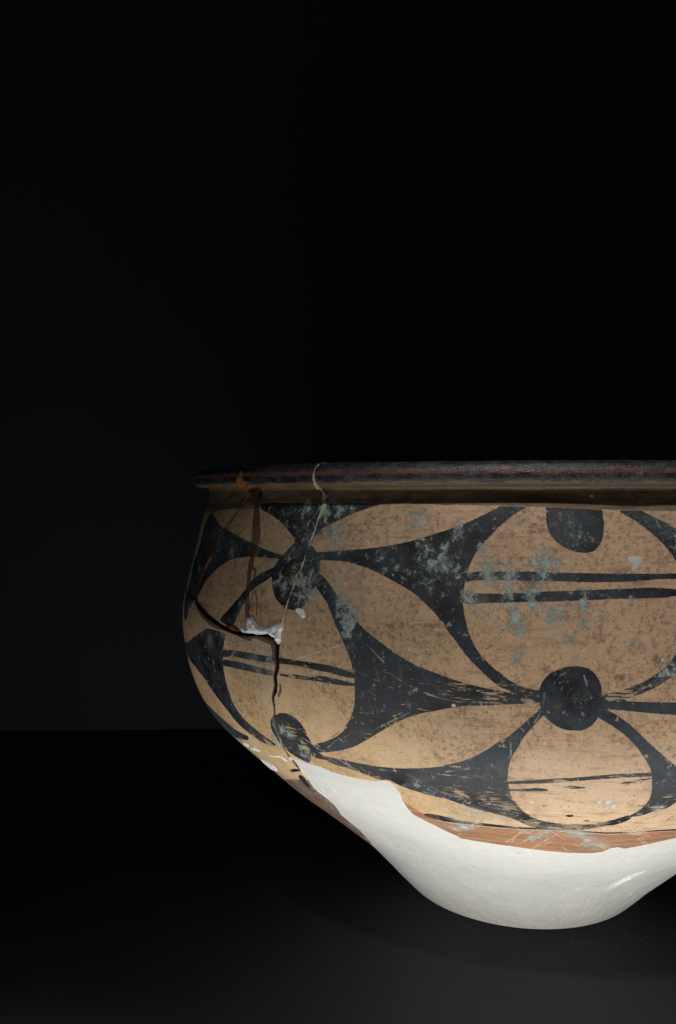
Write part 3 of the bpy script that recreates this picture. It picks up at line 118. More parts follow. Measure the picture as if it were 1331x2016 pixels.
BLACK_STROKES = [[(-36.94,161.16,0.03),(-36.52,160.88,0.16),(-35.97,159.95,0.02)],[(-33.64,160.57,0.05),(-33.26,159.84,0.25),(-32.75,158.15,0.03)],[(-34.71,161.49,0.05),(-34.27,160.76,0.23),(-33.68,159.12,0.02)],[(-35.79,162.49,0.04),(-35.05,161.36,0.19),(-34.04,159.06,0.02)],[(-34.32,162.16,0.04),(-33.92,161.14,0.2),(-33.39,159.03,0.02)],[(-21.21,153.43,0.05),(-20.82,152.87,0.23),(-20.27,151.37,0.02)],[(-25.92,156.47,0.05),(-25.64,155.99,0.23),(-25.28,154.64,0.02)],[(-25.9,151.92,0.04),(-25.59,151.23,0.19),(-25.19,149.5,0.02)],[(-25.98,156.45,0.03),(-25.73,153.64,0.16),(-25.42,148.42,0.02)],[(-23.36,151.19,0.03),(-22.75,150.36,0.14),(-21.86,148.38,0.01)],[(-27.33,157.93,0.03),(-26.87,156.67,0.15),(-26.24,154.01,0.01)],[(-22.54,152.36,0.04),(-22.19,151.88,0.18),(-21.7,150.51,0.02)],[(-15.16,143.69,0.03),(-14.19,143.04,0.14),(-12.73,141.28,0.01)],[(-21.34,150.82,0.04),(-20.97,149.44,0.22),(-20.45,146.6,0.02)],[(-18.24,149.7,0.04),(-17.47,148.15,0.19),(-16.31,145.03,0.02)],[(-21.55,150.74,0.02),(-20.94,148.73,0.1),(-20.04,144.86,0.01)],[(-16.74,145.74,0.03),(-15.82,143.06,0.17),(-14.4,138.08,0.02)],[(-16.46,148.09,0.03),(-15.89,146.44,0.13),(-15.03,143.18,0.01)],[(-21.88,153.72,0.02),(-20.94,151.98,0.11),(-19.55,148.48,0.01)],[(-16.15,142.06,0.04),(-14.97,140.5,0.19),(-13.17,137.27,0.02)],[(-21.55,147.62,0.04),(-20.94,146.13,0.19),(-20.05,143.1,0.02)],[(-11.54,146.3,0.04),(-11.18,145.58,0.21),(-10.63,143.79,0.02)],[(-9.6,141.97,0.05),(-8.87,139.47,0.25),(-7.72,134.81,0.03)],[(-10.16,146.22,0.03),(-9.75,145.18,0.13),(-9.12,142.88,0.01)],[(-9.8,136.08,0.03),(-9.03,135.02,0.15),(-7.82,132.57,0.02)],[(-10.86,146.65,0.03),(-10.48,145.88,0.15),(-9.88,144.0,0.02)],[(-11.93,148.58,0.02),(-11.2,146.4,0.12),(-10.06,142.28,0.01)],[(-11.18,147.54,0.03),(-10.62,146.51,0.15),(-9.75,144.24,0.02)],[(-5.43,136.3,0.02),(-4.69,136.35,0.11),(-3.53,135.62,0.01)],[(-4.88,138.32,0.04),(-4.39,138.73,0.19),(-3.61,138.57,0.02)],[(-2.27,136.1,0.02),(-1.8,136.37,0.12),(-1.04,135.99,0.01)],[(-5.62,135.03,0.05),(-4.98,134.79,0.26),(-3.96,133.63,0.03)],[(-4.27,136.0,0.05),(-3.14,135.46,0.24),(-1.36,133.74,0.02)],[(-5.82,139.04,0.03),(-4.97,139.78,0.15),(-3.65,140.09,0.02)],[(-6.03,138.45,0.02),(-5.14,138.1,0.1),(-3.75,136.75,0.01)],[(-3.64,136.91,0.03),(-2.62,137.5,0.13),(-1.03,137.53,0.01)],[(1.37,137.08,0.03),(1.97,137.42,0.17),(2.95,137.14,0.02)],[(6.9,137.87,0.03),(7.53,137.6,0.15),(8.61,136.36,0.02)],[(-1.28,135.69,0.04),(-0.51,136.52,0.21),(0.7,136.93,0.02)],[(0.16,133.92,0.03),(0.89,134.06,0.14),(2.06,133.42,0.01)],[(5.96,136.11,0.02),(6.51,136.06,0.09),(7.47,135.16,0.01)],[(4.93,131.79,0.03),(5.4,132.41,0.17),(6.22,132.48,0.02)],[(2.47,135.08,0.03),(3.34,134.59,0.17),(4.78,132.97,0.02)],[(3.4,137.66,0.04),(4.37,137.19,0.19),(5.96,135.59,0.02)],[(2.68,134.45,0.03),(3.29,134.53,0.17),(4.29,133.82,0.02)],[(1.03,168.46,0.03),(1.71,169.39,0.13),(2.76,170.38,0.01)],[(0.03,167.88,0.03),(0.71,169.19,0.16),(1.74,170.74,0.02)],[(0.61,168.91,0.03),(1.03,169.33,0.14),(1.68,169.56,0.01)],[(-0.81,166.84,0.02),(-0.31,167.69,0.09),(0.46,168.56,0.01)],[(-40.92,201.8,0.03),(-40.42,201.95,0.15),(-39.7,201.85,0.02)],[(-39.87,201.49,0.03),(-39.39,201.81,0.14),(-38.7,201.95,0.01)],[(-42.34,200.66,0.03),(-41.88,200.86,0.15),(-41.22,200.81,0.02)],[(-50.85,161.19,0.04),(-50.07,161.32,0.19),(-49.09,160.89,0.02)],[(-48.34,163.27,0.05),(-47.94,163.19,0.26),(-47.45,162.52,0.03)],[(-53.16,161.99,0.05),(-52.46,161.7,0.24),(-51.6,160.59,0.02)],[(-49.95,161.06,0.04),(-49.05,161.24,0.19),(-47.88,160.86,0.02)],[(-11.39,206.7,0.03),(-11.16,206.35,0.14),(-10.81,205.55,0.01)],[(-11.64,205.64,0.03),(-11.42,205.61,0.16),(-11.09,205.3,0.02)],[(-10.58,205.56,0.03),(-10.38,205.09,0.15),(-10.07,204.1,0.02)],[(-2.59,202.73,0.02),(-2.23,203.02,0.1),(-1.68,203.18,0.01)],[(-1.87,202.93,0.03),(-1.47,203.35,0.13),(-0.87,203.69,0.01)],[(-3.29,202.56,0.02),(-2.92,202.96,0.11),(-2.35,203.27,0.01)],[(-1.88,204.46,0.03),(-1.65,204.36,0.13),(-1.3,203.93,0.01)],[(-49.72,147.07,0.05),(-49.17,147.46,0.23),(-48.69,146.98,0.02)],[(-46.41,140.89,0.05),(-46.25,140.3,0.26),(-46.32,138.3,0.03)],[(-48.35,140.14,0.07),(-48.34,138.97,0.35),(-48.72,135.97,0.04)]]
TERRA = [[(-27.54,150.33),(-27.83,145.45),(-27.53,142.77),(-25.77,135.24),(-23.7,130.11),(-21.09,128.64),(-20.1,129.55),(-17.29,129.77),(-14.29,130.14),(-11.84,130.87),(-9.19,131.77),(-4.88,131.9),(-0.98,131.41),(2.99,131.2),(10.13,130.56),(12.15,129.94),(15.73,112.64),(13.53,112.29),(0.39,100.08),(-10.22,101.73),(-22.06,106.75),(-27.56,114.01),(-25.3,116.56),(-28.48,125.87),(-29.27,138.28)],[(-64.2,112.94),(-49.7,135.37),(-44.28,141.64),(-44.85,132.31),(-44.08,125.67),(-43.42,117.2),(-45.58,104.4),(-45.56,92.21),(-47.03,75.33),(-67.6,39.04),(-61.6,70.58),(-61.4,97.59),(-64.2,111.42)]]
REGION = {
  'lower_left': [(-66.24,222.54),(-64.18,220.82),(-61.54,218.8),(-58.92,217.48),(-56.67,216.36),(-55.04,215.3),(-53.21,214.66),(-50.57,214.33),(-48.79,214.77),(-46.6,215.93),(-44.8,216.01),(-43.55,215.15),(-43.42,214.12),(-43.05,213.18),(-43.13,207.41),(-43.04,203.6),(-43.48,199.48),(-43.42,196.15),(-43.62,193.2),(-44.11,190.33),(-44.13,187.11),(-44.28,182.85),(-44.69,180.43),(-44.69,171.01),(-44.75,163.93),(-44.53,157.92),(-44.55,154.23),(-44.78,149.19),(-44.32,150.85),(-46.48,131.38),(-45.59,125.03),(-48.53,101.53),(-54.71,63.8),(-57.26,53.01),(-117.26,53.01),(-127.37,223.39),(-67.37,223.39)],
  'centre': [(-49.17,293.66),(-54.93,278.8),(-53.0,274.26),(-51.39,263.31),(-50.92,250.29),(-50.71,239.73),(-49.99,231.21),(-49.31,221.09),(-49.0,214.56),(-46.64,216.01),(-44.52,215.59),(-42.0,214.91),(-42.32,223.45),(-42.26,222.96),(-42.25,223.69),(-41.79,232.03),(-41.14,239.31),(-40.29,246.62),(-39.85,253.29),(-39.19,260.53),(-38.74,266.68),(-38.44,271.22),(-38.22,274.06),(-38.29,277.38),(-38.79,280.22),(-38.13,290.12),(-37.97,293.33),(-38.01,303.08),(-37.8,301.08),(-51.83,301.37)],
  'upper_left': [(-49.43,294.96),(-54.93,278.8),(-53.0,274.26),(-51.39,263.31),(-50.92,250.29),(-50.71,239.73),(-49.99,231.21),(-49.31,221.09),(-49.68,213.82),(-50.57,214.33),(-53.21,214.66),(-55.04,215.3),(-56.67,216.36),(-58.92,217.48),(-61.54,218.8),(-64.18,220.82),(-66.41,223.41),(-67.03,228.39),(-65.4,240.07),(-63.28,247.76),(-61.48,255.82),(-58.45,266.38),(-55.62,277.28),(-55.6,277.16),(-52.4,295.23)],
  'far_left': [(-55.62,277.28),(-58.45,266.38),(-61.48,255.82),(-63.28,247.76),(-65.4,240.07),(-67.03,228.39),(-66.41,223.41),(-67.37,223.39),(-127.37,223.39),(-133.0,298.62),(-73.0,298.62),(-51.32,295.13)],
}
RIGHTLIM = [(0.0,41.8),(10.0,44.6),(20.0,45.0),(30.0,44.2),(40.0,42.8),(50.0,38.8),(60.0,32.2),(70.0,27.2),(80.0,23.2),(90.0,19.8),(100.0,17.0),(110.0,14.6),(120.0,12.6),(130.0,10.6),(140.0,9.0),(150.0,7.6),(160.0,6.4),(170.0,5.6),(180.0,5.0),(190.0,4.6),(200.1,4.4),(210.1,4.4),(220.1,4.4),(230.1,4.6),(240.1,5.0),(250.1,5.4),(260.1,5.6),(270.1,6.2),(280.1,6.4),(290.1,5.0),(300.1,5.8)]
LEFTLIM = [(0.0,-66.4),(10.0,-69.2),(20.0,-69.6),(30.0,-68.8),(40.0,-67.4),(50.0,-65.6),(60.0,-62.4),(70.0,-61.6),(80.0,-61.4),(90.0,-61.2),(100.0,-62.2),(110.0,-64.2),(120.0,-63.6),(130.0,-64.2),(140.0,-65.2),(150.0,-66.8),(160.0,-71.6),(170.0,-74.2),(180.0,-76.0),(190.0,-77.8),(200.1,-78.6),(210.1,-79.4),(220.1,-80.4),(230.1,-80.8),(240.1,-81.0),(250.1,-81.2),(260.1,-81.0),(270.1,-81.2),(280.1,-81.2),(290.1,-80.4),(300.1,-63.8)]

# ------------------------------------------------------------------ helpers
def smooth01(x, a, b):
    t = np.clip((x - a) / (b - a), 0, 1); return t * t * (3 - 2 * t)

def resample(P, step):
    P = np.asarray(P, float); Q = [P[0]]
    E = np.vstack([2 * P[0] - P[1], P, 2 * P[-1] - P[-2]])
    for i in range(1, len(E) - 2):
        p0, p1, p2, p3 = E[i - 1:i + 3]
        t0 = 0; t1 = t0 + np.linalg.norm(p1 - p0) ** .5; t2 = t1 + np.linalg.norm(p2 - p1) ** .5; t3 = t2 + np.linalg.norm(p3 - p2) ** .5
        for t in np.linspace(t1, t2, 21)[1:]:
            A1 = (t1 - t) / (t1 - t0) * p0 + (t - t0) / (t1 - t0) * p1
            A2 = (t2 - t) / (t2 - t1) * p1 + (t - t1) / (t2 - t1) * p2
            A3 = (t3 - t) / (t3 - t2) * p2 + (t - t2) / (t3 - t2) * p3
            B1 = (t2 - t) / (t2 - t0) * A1 + (t - t0) / (t2 - t0) * A2
            B2 = (t3 - t) / (t3 - t1) * A2 + (t - t1) / (t3 - t1) * A3
            Q.append((t2 - t) / (t2 - t1) * B1 + (t - t1) / (t2 - t1) * B2)
    Q = np.array(Q); s = np.r_[0, np.cumsum(np.linalg.norm(np.diff(Q, axis=0), axis=1))]
    n = int(s[-1] / step); u = np.linspace(0, s[-1], n + 1)
    return u, np.interp(u, s, Q[:, 0]), np.interp(u, s, Q[:, 1])

V, RV, ZV = resample(PROFILE, .0004)           # arc length (m), radius, height
VM = V * 1000
DR = np.gradient(RV, V); DZ = np.gradient(ZV, V)

def vnoise(a, b, seed, scale):
    """smooth value noise on 2-D arrays (a, b in mm)"""
    rng = np.random.RandomState(seed); L = rng.rand(128, 128)
    x = a / scale; y = b / scale; xi = np.floor(x).astype(int); yi = np.floor(y).astype(int)
    fx = x - xi; fy = y - yi; fx = fx * fx * (3 - 2 * fx); fy = fy * fy * (3 - 2 * fy)
    g = lambda i, j: L[i % 128, j % 128]
    return ((g(xi, yi) * (1 - fx) + g(xi + 1, yi) * fx) * (1 - fy) + (g(xi, yi + 1) * (1 - fx) + g(xi + 1, yi + 1) * fx) * fy) - .5
def fbm(a, b, seed, scale, n=3):
    return sum(vnoise(a, b, seed + 7 * k, scale / 2 ** k) / 2 ** k for k in range(n))

class Field:
    """scalar fields on a regular (angle, arc) grid, distances in mm"""
    def __init__(s, th, v):
        s.th = th; s.v = v
        s.r = np.interp(v, VM, RV) * 1000
        s.A, s.B = np.meshgrid(th, v, indexing='ij')
        s.R = np.broadcast_to(s.r[None], s.A.shape)
        s.K = math.pi / 180
    def new(s, val=30.0): return np.full(s.A.shape, val)
    def window(s, pts, pad):
        pts = np.array([p[:2] for p in pts]); lo = pts.min(0); hi = pts.max(0)
        rm = max(20., np.interp(np.clip([lo[1], hi[1]], 0, VM[-1]), VM, RV * 1000).min())
        pa = pad / rm / s.K
        i0, i1 = np.searchsorted(s.th, [lo[0] - pa, hi[0] + pa]); j0, j1 = np.searchsorted(s.v, [lo[1] - pad, hi[1] + pad])
        return slice(i0, i1), slice(j0, j1)
    def segd(s, W, a, b):
        A, B, R = s.A[W], s.B[W], s.R[W]
        k = R * s.K
        px = (A - a[0]) * k; py = B - a[1]; dx = (b[0] - a[0]) * k; dy = b[1] - a[1]
        t = np.clip((px * dx + py * dy) / (dx * dx + dy * dy + 1e-9), 0, 1)
        return np.hypot(px - t * dx, py - t * dy), t
    def poly(s, F, pts, pad=12):
        """signed distance, negative inside; union into F"""
        W = s.window(pts, pad); A, B = s.A[W], s.B[W]
        if A.size == 0: return
        D = np.full(A.shape, 1e3); ins = np.zeros(A.shape, bool)
        n = len(pts)
        for i in range(n):
            a = pts[i]; b = pts[(i + 1) % n]
            D = np.minimum(D, s.segd(W, a, b)[0])
            if a[1] != b[1]:
                c = ((B > a[1]) != (B > b[1])) & (A < (b[0] - a[0]) * (B - a[1]) / (b[1] - a[1]) + a[0])
                ins ^= c
        F[W] = np.minimum(F[W], np.where(ins, -D, D))
    def line(s, F, pts, pad=8, w=None, jitter=0, seed=0):
        """distance to a polyline minus its half width"""
        W = s.window(pts, pad)
        if s.A[W].size == 0: return
        for i in range(len(pts) - 1):
            a, b = pts[i], pts[i + 1]; D, t = s.segd(W, a, b)
            if w is None: D = D - (a[2] + (b[2] - a[2]) * t) * .5
            else: D = D - w
            F[W] = np.minimum(F[W], D)
    def blob(s, F, c, warp=1.0):
        W = s.window([c], c[2] * 2.2); k = s.R[W] * s.K
        d2 = ((s.A[W] - c[0]) * k + warp * WX[W]) ** 2 + (s.B[W] - c[1] + warp * WY[W]) ** 2
        F[W] = np.maximum(F[W], c[3] * np.exp(-d2 / (2 * (c[2] * .62) ** 2)))

# ------------------------------------------------------------------ surface fields
T = Field(np.arange(-125, 62, .12), VM.copy())
WX = fbm(T.A * 3.3, T.B, 301, 6, 4) * 5.5; WY = fbm(T.A * 3.3, T.B, 401, 6, 4) * 5.5      # warp so that crusts lose their round outline
def smooth_closed(pts, n=1):
    """one round of corner cutting so that brushed outlines read as curves"""
    out = []
    for i in range(len(pts)):
        a = pts[i]; b = pts[(i + 1) % len(pts)]
        L = math.hypot((a[0] - b[0]) * 3.2, a[1] - b[1])
        q = min(.25, 2.2 / max(L, 1e-6))
        out.append((a[0] + (b[0] - a[0]) * q, a[1] + (b[1] - a[1]) * q)); out.append((b[0] + (a[0] - b[0]) * q, b[1] + (a[1] - b[1]) * q))
    return out
f_black = T.new()
for k, p in BLACK.items(): T.poly(f_black, smooth_closed(p))
for p in BLACK_STROKES: T.line(f_black, [(a, b, max(c, .12)) for a, b, c in p], pad=3)
f_cut = T.new()
for p in TAN_STROKES: T.line(f_cut, [(a, b, max(c, .12)) for a, b, c in p], pad=3)
f_black = np.maximum(f_black, -f_cut)
nl = np.array(NECK_SHADOW_EDGE)
f_neck_shadow = T.B - np.interp(T.A, nl[:, 0], nl[:, 1]) - fbm(T.A * 3.3, T.B, 91, 5, 2) * .5     # above this rim-shadow edge: brown neck with the shade painted in
f_black = np.maximum(f_black, f_neck_shadow)  # black paint stops at the same shadow edge
f_haze = T.new(0.0)
for c in HAZE: T.blob(f_haze, c, .25)
f_plas = T.new()
pl = list(PLASTER)
first, last = pl[0], pl[-1]
T.poly(f_plas, [(-200, first[1] - 6), (-200, -40), (90, -40), (90, last[1]), ] + [(62, last[1])] + [tuple(p) for p in pl[::-1]], pad=40)
f_crack = T.new(); f_open = T.new()
for k, p in CRACK.items(): T.line(f_crack, p)
for k in ('v', 'h'): T.line(f_open, CRACK[k])
f_stain = T.new()
for k, p in STAIN.items(): T.line(f_stain, p)
f_terra = T.new()
for p in TERRA: T.poly(f_terra, p)
f_scr = T.new()
for p in SCRATCH: T.line(f_scr, p, w=0.10)
rs = random.Random(5)
for k in range(230):                                   # fine hair scratches round the wall
    a = rs.uniform(-78, 30); v = rs.uniform(110, 262); L = rs.uniform(2, 9); an = rs.choice([rs.gauss(-.5, .3), rs.gauss(-.5, .3), rs.gauss(.9, .6)])
    if v < 175 and rs.random() < .5: an = rs.gauss(-.45, .12); L *= 1.6
    T.line(f_scr, [(a, v), (a + L * math.cos(an) * .30, v + L * math.sin(an))], w=-rs.uniform(.05, .2))
f_pat = T.new(0.0)
for c in PATINA: T.blob(f_pat, (c[0], c[1], c[2] * 1.65, c[3]))
f_wear = T.new(0.0)
for c in WEAR: T.blob(f_wear, c, .5)
f_gouge = T.new(); T.poly(f_gouge, GOUGE)
f_reg = {}
for k in ('lower_left', 'centre', 'upper_left', 'far_left'):
    q = T.new(); T.poly(q, REGION[k], pad=30); f_reg[k] = q

AX0, AX1 = -7.0, -41.8                                 # mirror axes of the painted repeat
rl = np.array(RIGHTLIM); ll = np.array(LEFTLIM)
def source_angle(th, v):
    """where a point of the wall takes its painting from: itself in front, the mirrored repeat round the back"""
    th = (th + 180) % 360 - 180
    r = np.interp(v, rl[:, 0], rl[:, 1]); l = np.interp(v, ll[:, 0], ll[:, 1]) - 2
    P = 2 * (AX0 - AX1)
    u = (th - AX1) % P; u = np.where(u > P / 2, P - u, u)
    fold = AX1 + u
    front = (th < r) & (th > l)
    return np.where(front, th, fold), front
def sample(F, th, v):
    x = np.clip((th - T.th[0]) / .12, 0, len(T.th) - 1.001); y = np.clip(v / (VM[1] - VM[0]), 0, len(VM) - 1.001)
    i = x.astype(int); j = y.astype(int); a = x - i; b = y - j
    return (F[i, j] * (1 - a) + F[i + 1, j] * a) * (1 - b) + (F[i, j + 1] * (1 - a) + F[i + 1, j + 1] * a) * b

# ------------------------------------------------------------------ node helper
class N:
    def __init__(s, name):
        s.m = bpy.data.materials.new(name); s.m.use_nodes = True; s.t = s.m.node_tree; s.t.nodes.clear()
        s.out = s.t.nodes.new('ShaderNodeOutputMaterial'); s.b = s.t.nodes.new('ShaderNodeBsdfPrincipled')
        s.t.links.new(s.b.outputs[0], s.out.inputs[0])
    def put(s, sock, v):
        if v is None: return
        if isinstance(v, bpy.types.NodeSocket): s.t.links.new(v, sock)
        elif isinstance(v, tuple) and len(v) == 3 and sock.type == 'RGBA': sock.default_value = (*v, 1)
        else: sock.default_value = v
    def mt(s, op, a, b=None, c=None, clamp=False):
        n = s.t.nodes.new('ShaderNodeMath'); n.operation = op; n.use_clamp = clamp
        s.put(n.inputs[0], a); s.put(n.inputs[1], b); s.put(n.inputs[2], c); return n.outputs[0]
    def add(s, a, b): return s.mt('ADD', a, b)
    def mul(s, a, b): return s.mt('MULTIPLY', a, b)
    def rng(s, x, a, b, c=0., d=1., smooth=True):
        n = s.t.nodes.new('ShaderNodeMapRange'); n.interpolation_type = 'SMOOTHSTEP' if smooth else 'LINEAR'
        for i, v in enumerate((x, a, b, c, d)): s.put(n.inputs[i], v)
        return n.outputs[0]
    def mix(s, f, a, b, mode='MIX'):
        n = s.t.nodes.new('ShaderNodeMix'); n.data_type = 'RGBA'; n.blend_type = mode
        s.put(n.inputs[0], f); s.put(n.inputs[6], a); s.put(n.inputs[7], b); return n.outputs[2]
    def attr(s, name, vec=False):
        n = s.t.nodes.new('ShaderNodeAttribute'); n.attribute_name = name; return n.outputs['Vector' if vec else 'Fac']
    def coord(s):
        n = s.t.nodes.new('ShaderNodeTexCoord'); return n.outputs['Object']
    def mapv(s, v, scale=(1, 1, 1), rot=(0, 0, 0), loc=(0, 0, 0)):
        n = s.t.nodes.new('ShaderNodeMapping'); s.put(n.inputs[0], v); n.inputs[1].default_value = loc; n.inputs[2].default_value = rot; n.inputs[3].default_value = scale
        return n.outputs[0]
    def noise(s, v, scale, detail=4, rough=.55, dist=0., col=False):
        n = s.t.nodes.new('ShaderNodeTexNoise'); s.put(n.inputs['Vector'], v); n.inputs['Scale'].default_value = scale
        n.inputs['Detail'].default_value = detail; n.inputs['Roughness'].default_value = rough; n.inputs['Distortion'].default_value = dist
        return n.outputs[1 if col else 0]
    def voro(s, v, scale, feature='F1', rand=1.):
        n = s.t.nodes.new('ShaderNodeTexVoronoi'); n.feature = feature; s.put(n.inputs['Vector'], v); n.inputs['Scale'].default_value = scale
        n.inputs['Randomness'].default_value = rand; return n
    def sep(s, v):
        n = s.t.nodes.new('ShaderNodeSeparateXYZ'); s.put(n.inputs[0], v); return n.outputs
    def bump(s, h, strength, dist, normal=None):
        n = s.t.nodes.new('ShaderNodeBump'); s.put(n.inputs['Height'], h); n.inputs['Strength'].default_value = strength; n.inputs['Distance'].default_value = dist
        s.put(n.inputs['Normal'], normal); return n.outputs[0]
    def done(s, color, rough, normal=None, spec=.5):
        s.put(s.b.inputs['Base Color'], color); s.put(s.b.inputs['Roughness'], rough); s.put(s.b.inputs['Normal'], normal)
        s.put(s.b.inputs['Specular IOR Level'], spec); return s.m

# ------------------------------------------------------------------ the painted wall and plaster material
def pot_material():
    m = N('painted_earthenware_and_plaster')
    co = m.coord(); sf = m.attr('surf', True); sy = m.sep(sf)[1]; sx = m.sep(sf)[0]
    fine = m.noise(co, 900, 3); fine2 = m.noise(co, 520, 6, .66); mid = m.noise(co, 120, 5, .6); big = m.noise(co, 26, 4, .6); huge = m.noise(co, 9, 3, .5)
    horiz = m.noise(m.mapv(sf, (.05, .5, 1)), 1.0, 5, .6)            # smudges drawn out round the pot
    # --- bare burnished clay
    clay = m.mix(m.rng(big, .40, .60), (.58, .42, .265), (.50, .335, .205))
    cloud = m.noise(co, 55, 5, .62)
    clay = m.mix(m.mul(m.rng(cloud, .50, .68), .5), clay, (.34, .21, .12))
    clay = m.mix(m.mul(m.rng(cloud, .46, .34), .5), clay, (.64, .47, .30))
    clay = m.mix(m.mul(m.rng(huge, .42, .60), .6), clay, (.57, .405, .215))
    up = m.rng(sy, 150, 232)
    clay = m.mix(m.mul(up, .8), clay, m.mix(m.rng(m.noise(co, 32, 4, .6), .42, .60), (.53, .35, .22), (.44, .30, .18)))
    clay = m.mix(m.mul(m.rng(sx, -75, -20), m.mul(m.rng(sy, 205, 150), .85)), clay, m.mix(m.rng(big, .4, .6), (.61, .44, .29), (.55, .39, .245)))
    clay = m.mix(m.mul(m.rng(m.noise(co, 210, 8, .76), .47, .72), m.rng(cloud, .35, .6, .25, .75)), clay, (.25, .145, .075))
    clay = m.mix(m.mul(m.rng(mid, .45, .28), .35), clay, (.60, .41, .26))
    clay = m.mix(m.mul(m.rng(horiz, .50, .70), .55), clay, (.27, .14, .08))
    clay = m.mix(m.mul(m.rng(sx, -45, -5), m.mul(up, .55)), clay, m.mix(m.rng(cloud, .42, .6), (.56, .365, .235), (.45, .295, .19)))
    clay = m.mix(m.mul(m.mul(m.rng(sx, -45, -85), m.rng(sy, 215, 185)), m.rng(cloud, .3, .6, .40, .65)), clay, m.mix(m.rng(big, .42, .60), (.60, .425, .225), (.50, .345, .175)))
    # soil stains in drifts, darker and denser towards the shoulder
    drift = m.noise(m.mapv(sf, (.06, .10, 1)), 1., 6, .68)
    dsp = m.noise(co, 330, 8, .8)
    clay = m.mix(m.mul(m.rng(m.add(m.mul(drift, .55), m.mul(dsp, .45)), m.rng(up, 0., 1., .565, .53), m.rng(up, 0., 1., .66, .62)), .72), clay, (.13, .075, .055))
    clay = m.mix(m.mul(m.rng(m.add(m.mul(m.noise(m.mapv(sf, (.05, .09, 1), loc=(9, 4, 0)), 1., 5, .65), .6), m.mul(fine2, .4)), .54, .64), .45), clay, (.36, .31, .24))
    gate = m.rng(m.add(big, m.mul(up, .12)), .47, .62)
    speck = m.rng(fine2, .50, .62)
    clay = m.mix(m.mul(m.mul(speck, gate), .48), clay, (.12, .07, .045))
    speck2 = m.rng(m.noise(co, 1000, 4, .65), .58, .68)
    clay = m.mix(m.mul(speck2, .7), clay, (.10, .06, .035))
    lsp = m.rng(m.noise(m.mapv(co, loc=(3, 1, 2)), 520, 3, .6), .60, .70)
    clay = m.mix(m.mul(lsp, .45), clay, (.66, .54, .40))
    # grey-white haze beside the mended edges
    crk = m.attr('crack')
    hz = m.attr('haze')
    # --- bare reddish strip by the plaster
    te = m.attr('terra')
    tcol = m.mix(m.rng(m.noise(m.mapv(sf, (.03, .35, 1), (0, 0, .06)), 1., 4, .6), .35, .7), (.34, .17, .095), (.20, .105, .062))
    tcol = m.mix(m.mul(m.rng(fine2, .5, .7), .5), tcol, (.48, .25, .13))
    tcol = m.mix(m.rng(sx, -125, -140), tcol, m.mix(m.rng(mid, .4, .6), (.17, .12, .10), (.11, .075, .06)))
    tm = m.rng(m.add(te, m.mul(m.add(fine2, -.5), 2.2)), .35, -.35)
    clay = m.mix(m.mul(tm, .92), clay, tcol)
    # --- brown neck under the lip, with the rim's shadow darkened into its colour
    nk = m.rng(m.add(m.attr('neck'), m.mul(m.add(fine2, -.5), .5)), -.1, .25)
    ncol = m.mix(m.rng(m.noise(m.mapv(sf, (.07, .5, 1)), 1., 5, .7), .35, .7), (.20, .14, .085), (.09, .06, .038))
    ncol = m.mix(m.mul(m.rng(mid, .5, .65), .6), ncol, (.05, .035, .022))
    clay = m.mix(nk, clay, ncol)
    # --- black slip
    bl = m.attr('black')
    wear = m.attr('wear')
    edge = m.add(bl, m.add(m.mul(m.add(fine, -.5), .55), m.mul(m.add(mid, -.5), .35)))
    bm = m.rng(edge, .13, -.16)
    # streaky abrasion slanting down to the right, plus random pits
    st = m.noise(m.mapv(sf, (.16, 1.5, 1), (0, 0, .62)), 1., 6, .72)
    st2 = m.noise(m.mapv(sf, (.10, .9, 1), (0, 0, .15)), 1., 5, .7)
    low = m.rng(sy, 190, 150)
    strk = m.mix(low, st2, st)
    thr = m.rng(wear, 0., 1., .76, .43, False)
    ab = m.mul(m.rng(m.mt('SUBTRACT', strk, thr), -.01, .03), .85)
    pit = m.rng(m.noise(co, 330, 5, .78), .60, .66)
    ab = m.mt('MAXIMUM', ab, m.mul(pit, .85))
    sc_ = m.attr('scratch')
    sm = m.mul(m.rng(m.add(sc_, m.mul(m.add(fine, -.5), .5)), .32, .12), m.rng(m.noise(co, 160, 3), .38, .55))
    bcol = m.mix(m.rng(mid, .35, .7), (.008, .0095, .013), (.026, .031, .039))
    bcol = m.mix(m.mul(m.rng(big, .40, .60), .85), bcol, (.040, .050, .062))
    bcol = m.mix(m.mul(wear, .7), bcol, (.036, .028, .022))
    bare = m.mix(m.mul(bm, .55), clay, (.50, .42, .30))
    pc = m.mix(m.mul(bm, m.mt('SUBTRACT', 1., m.mul(ab, .85))), bare, bcol)
    pc = m.mix(m.mul(m.mul(sm, bm), m.rng(m.noise(co, 130, 4), .38, .62, .08, .9)), pc, (.36, .34, .28))
    # scratches across bare clay are only a little paler
    pc = m.mix(m.mul(m.mul(sm, m.mt('SUBTRACT', 1., bm)), .4), pc, (.68, .52, .36))
    # --- grey-green burial crust
    pa = m.attr('patina')
    pn = m.noise(co, 125, 8, .76, .5); pn2 = m.noise(co, 360, 6, .75, .6)
    lvl = m.add(m.mul(pn, .62), m.mul(pn2, .38))
    pthr = m.rng(pa, 0., 1., .68, .435, False)
    dens = m.mt('SUBTRACT', lvl, pthr)
    pm = m.rng(dens, 0., .028)
    veil = m.mul(m.rng(pa, .15, .9), m.rng(pn2, .40, .62))
    vein = m.mt('ABSOLUTE', m.add(m.noise(co, 200, 2, .6, 2.2), -.5))
    vm = m.mul(m.mul(m.rng(vein, .035, .012), m.rng(pa, .12, .6)), m.rng(m.noise(co, 110, 3), .42, .56))
    pm = m.mt('MAXIMUM', pm, m.mul(vm, .8))
    rimline = m.mul(m.rng(dens, -.004, .006), m.rng(dens, .03, .012))
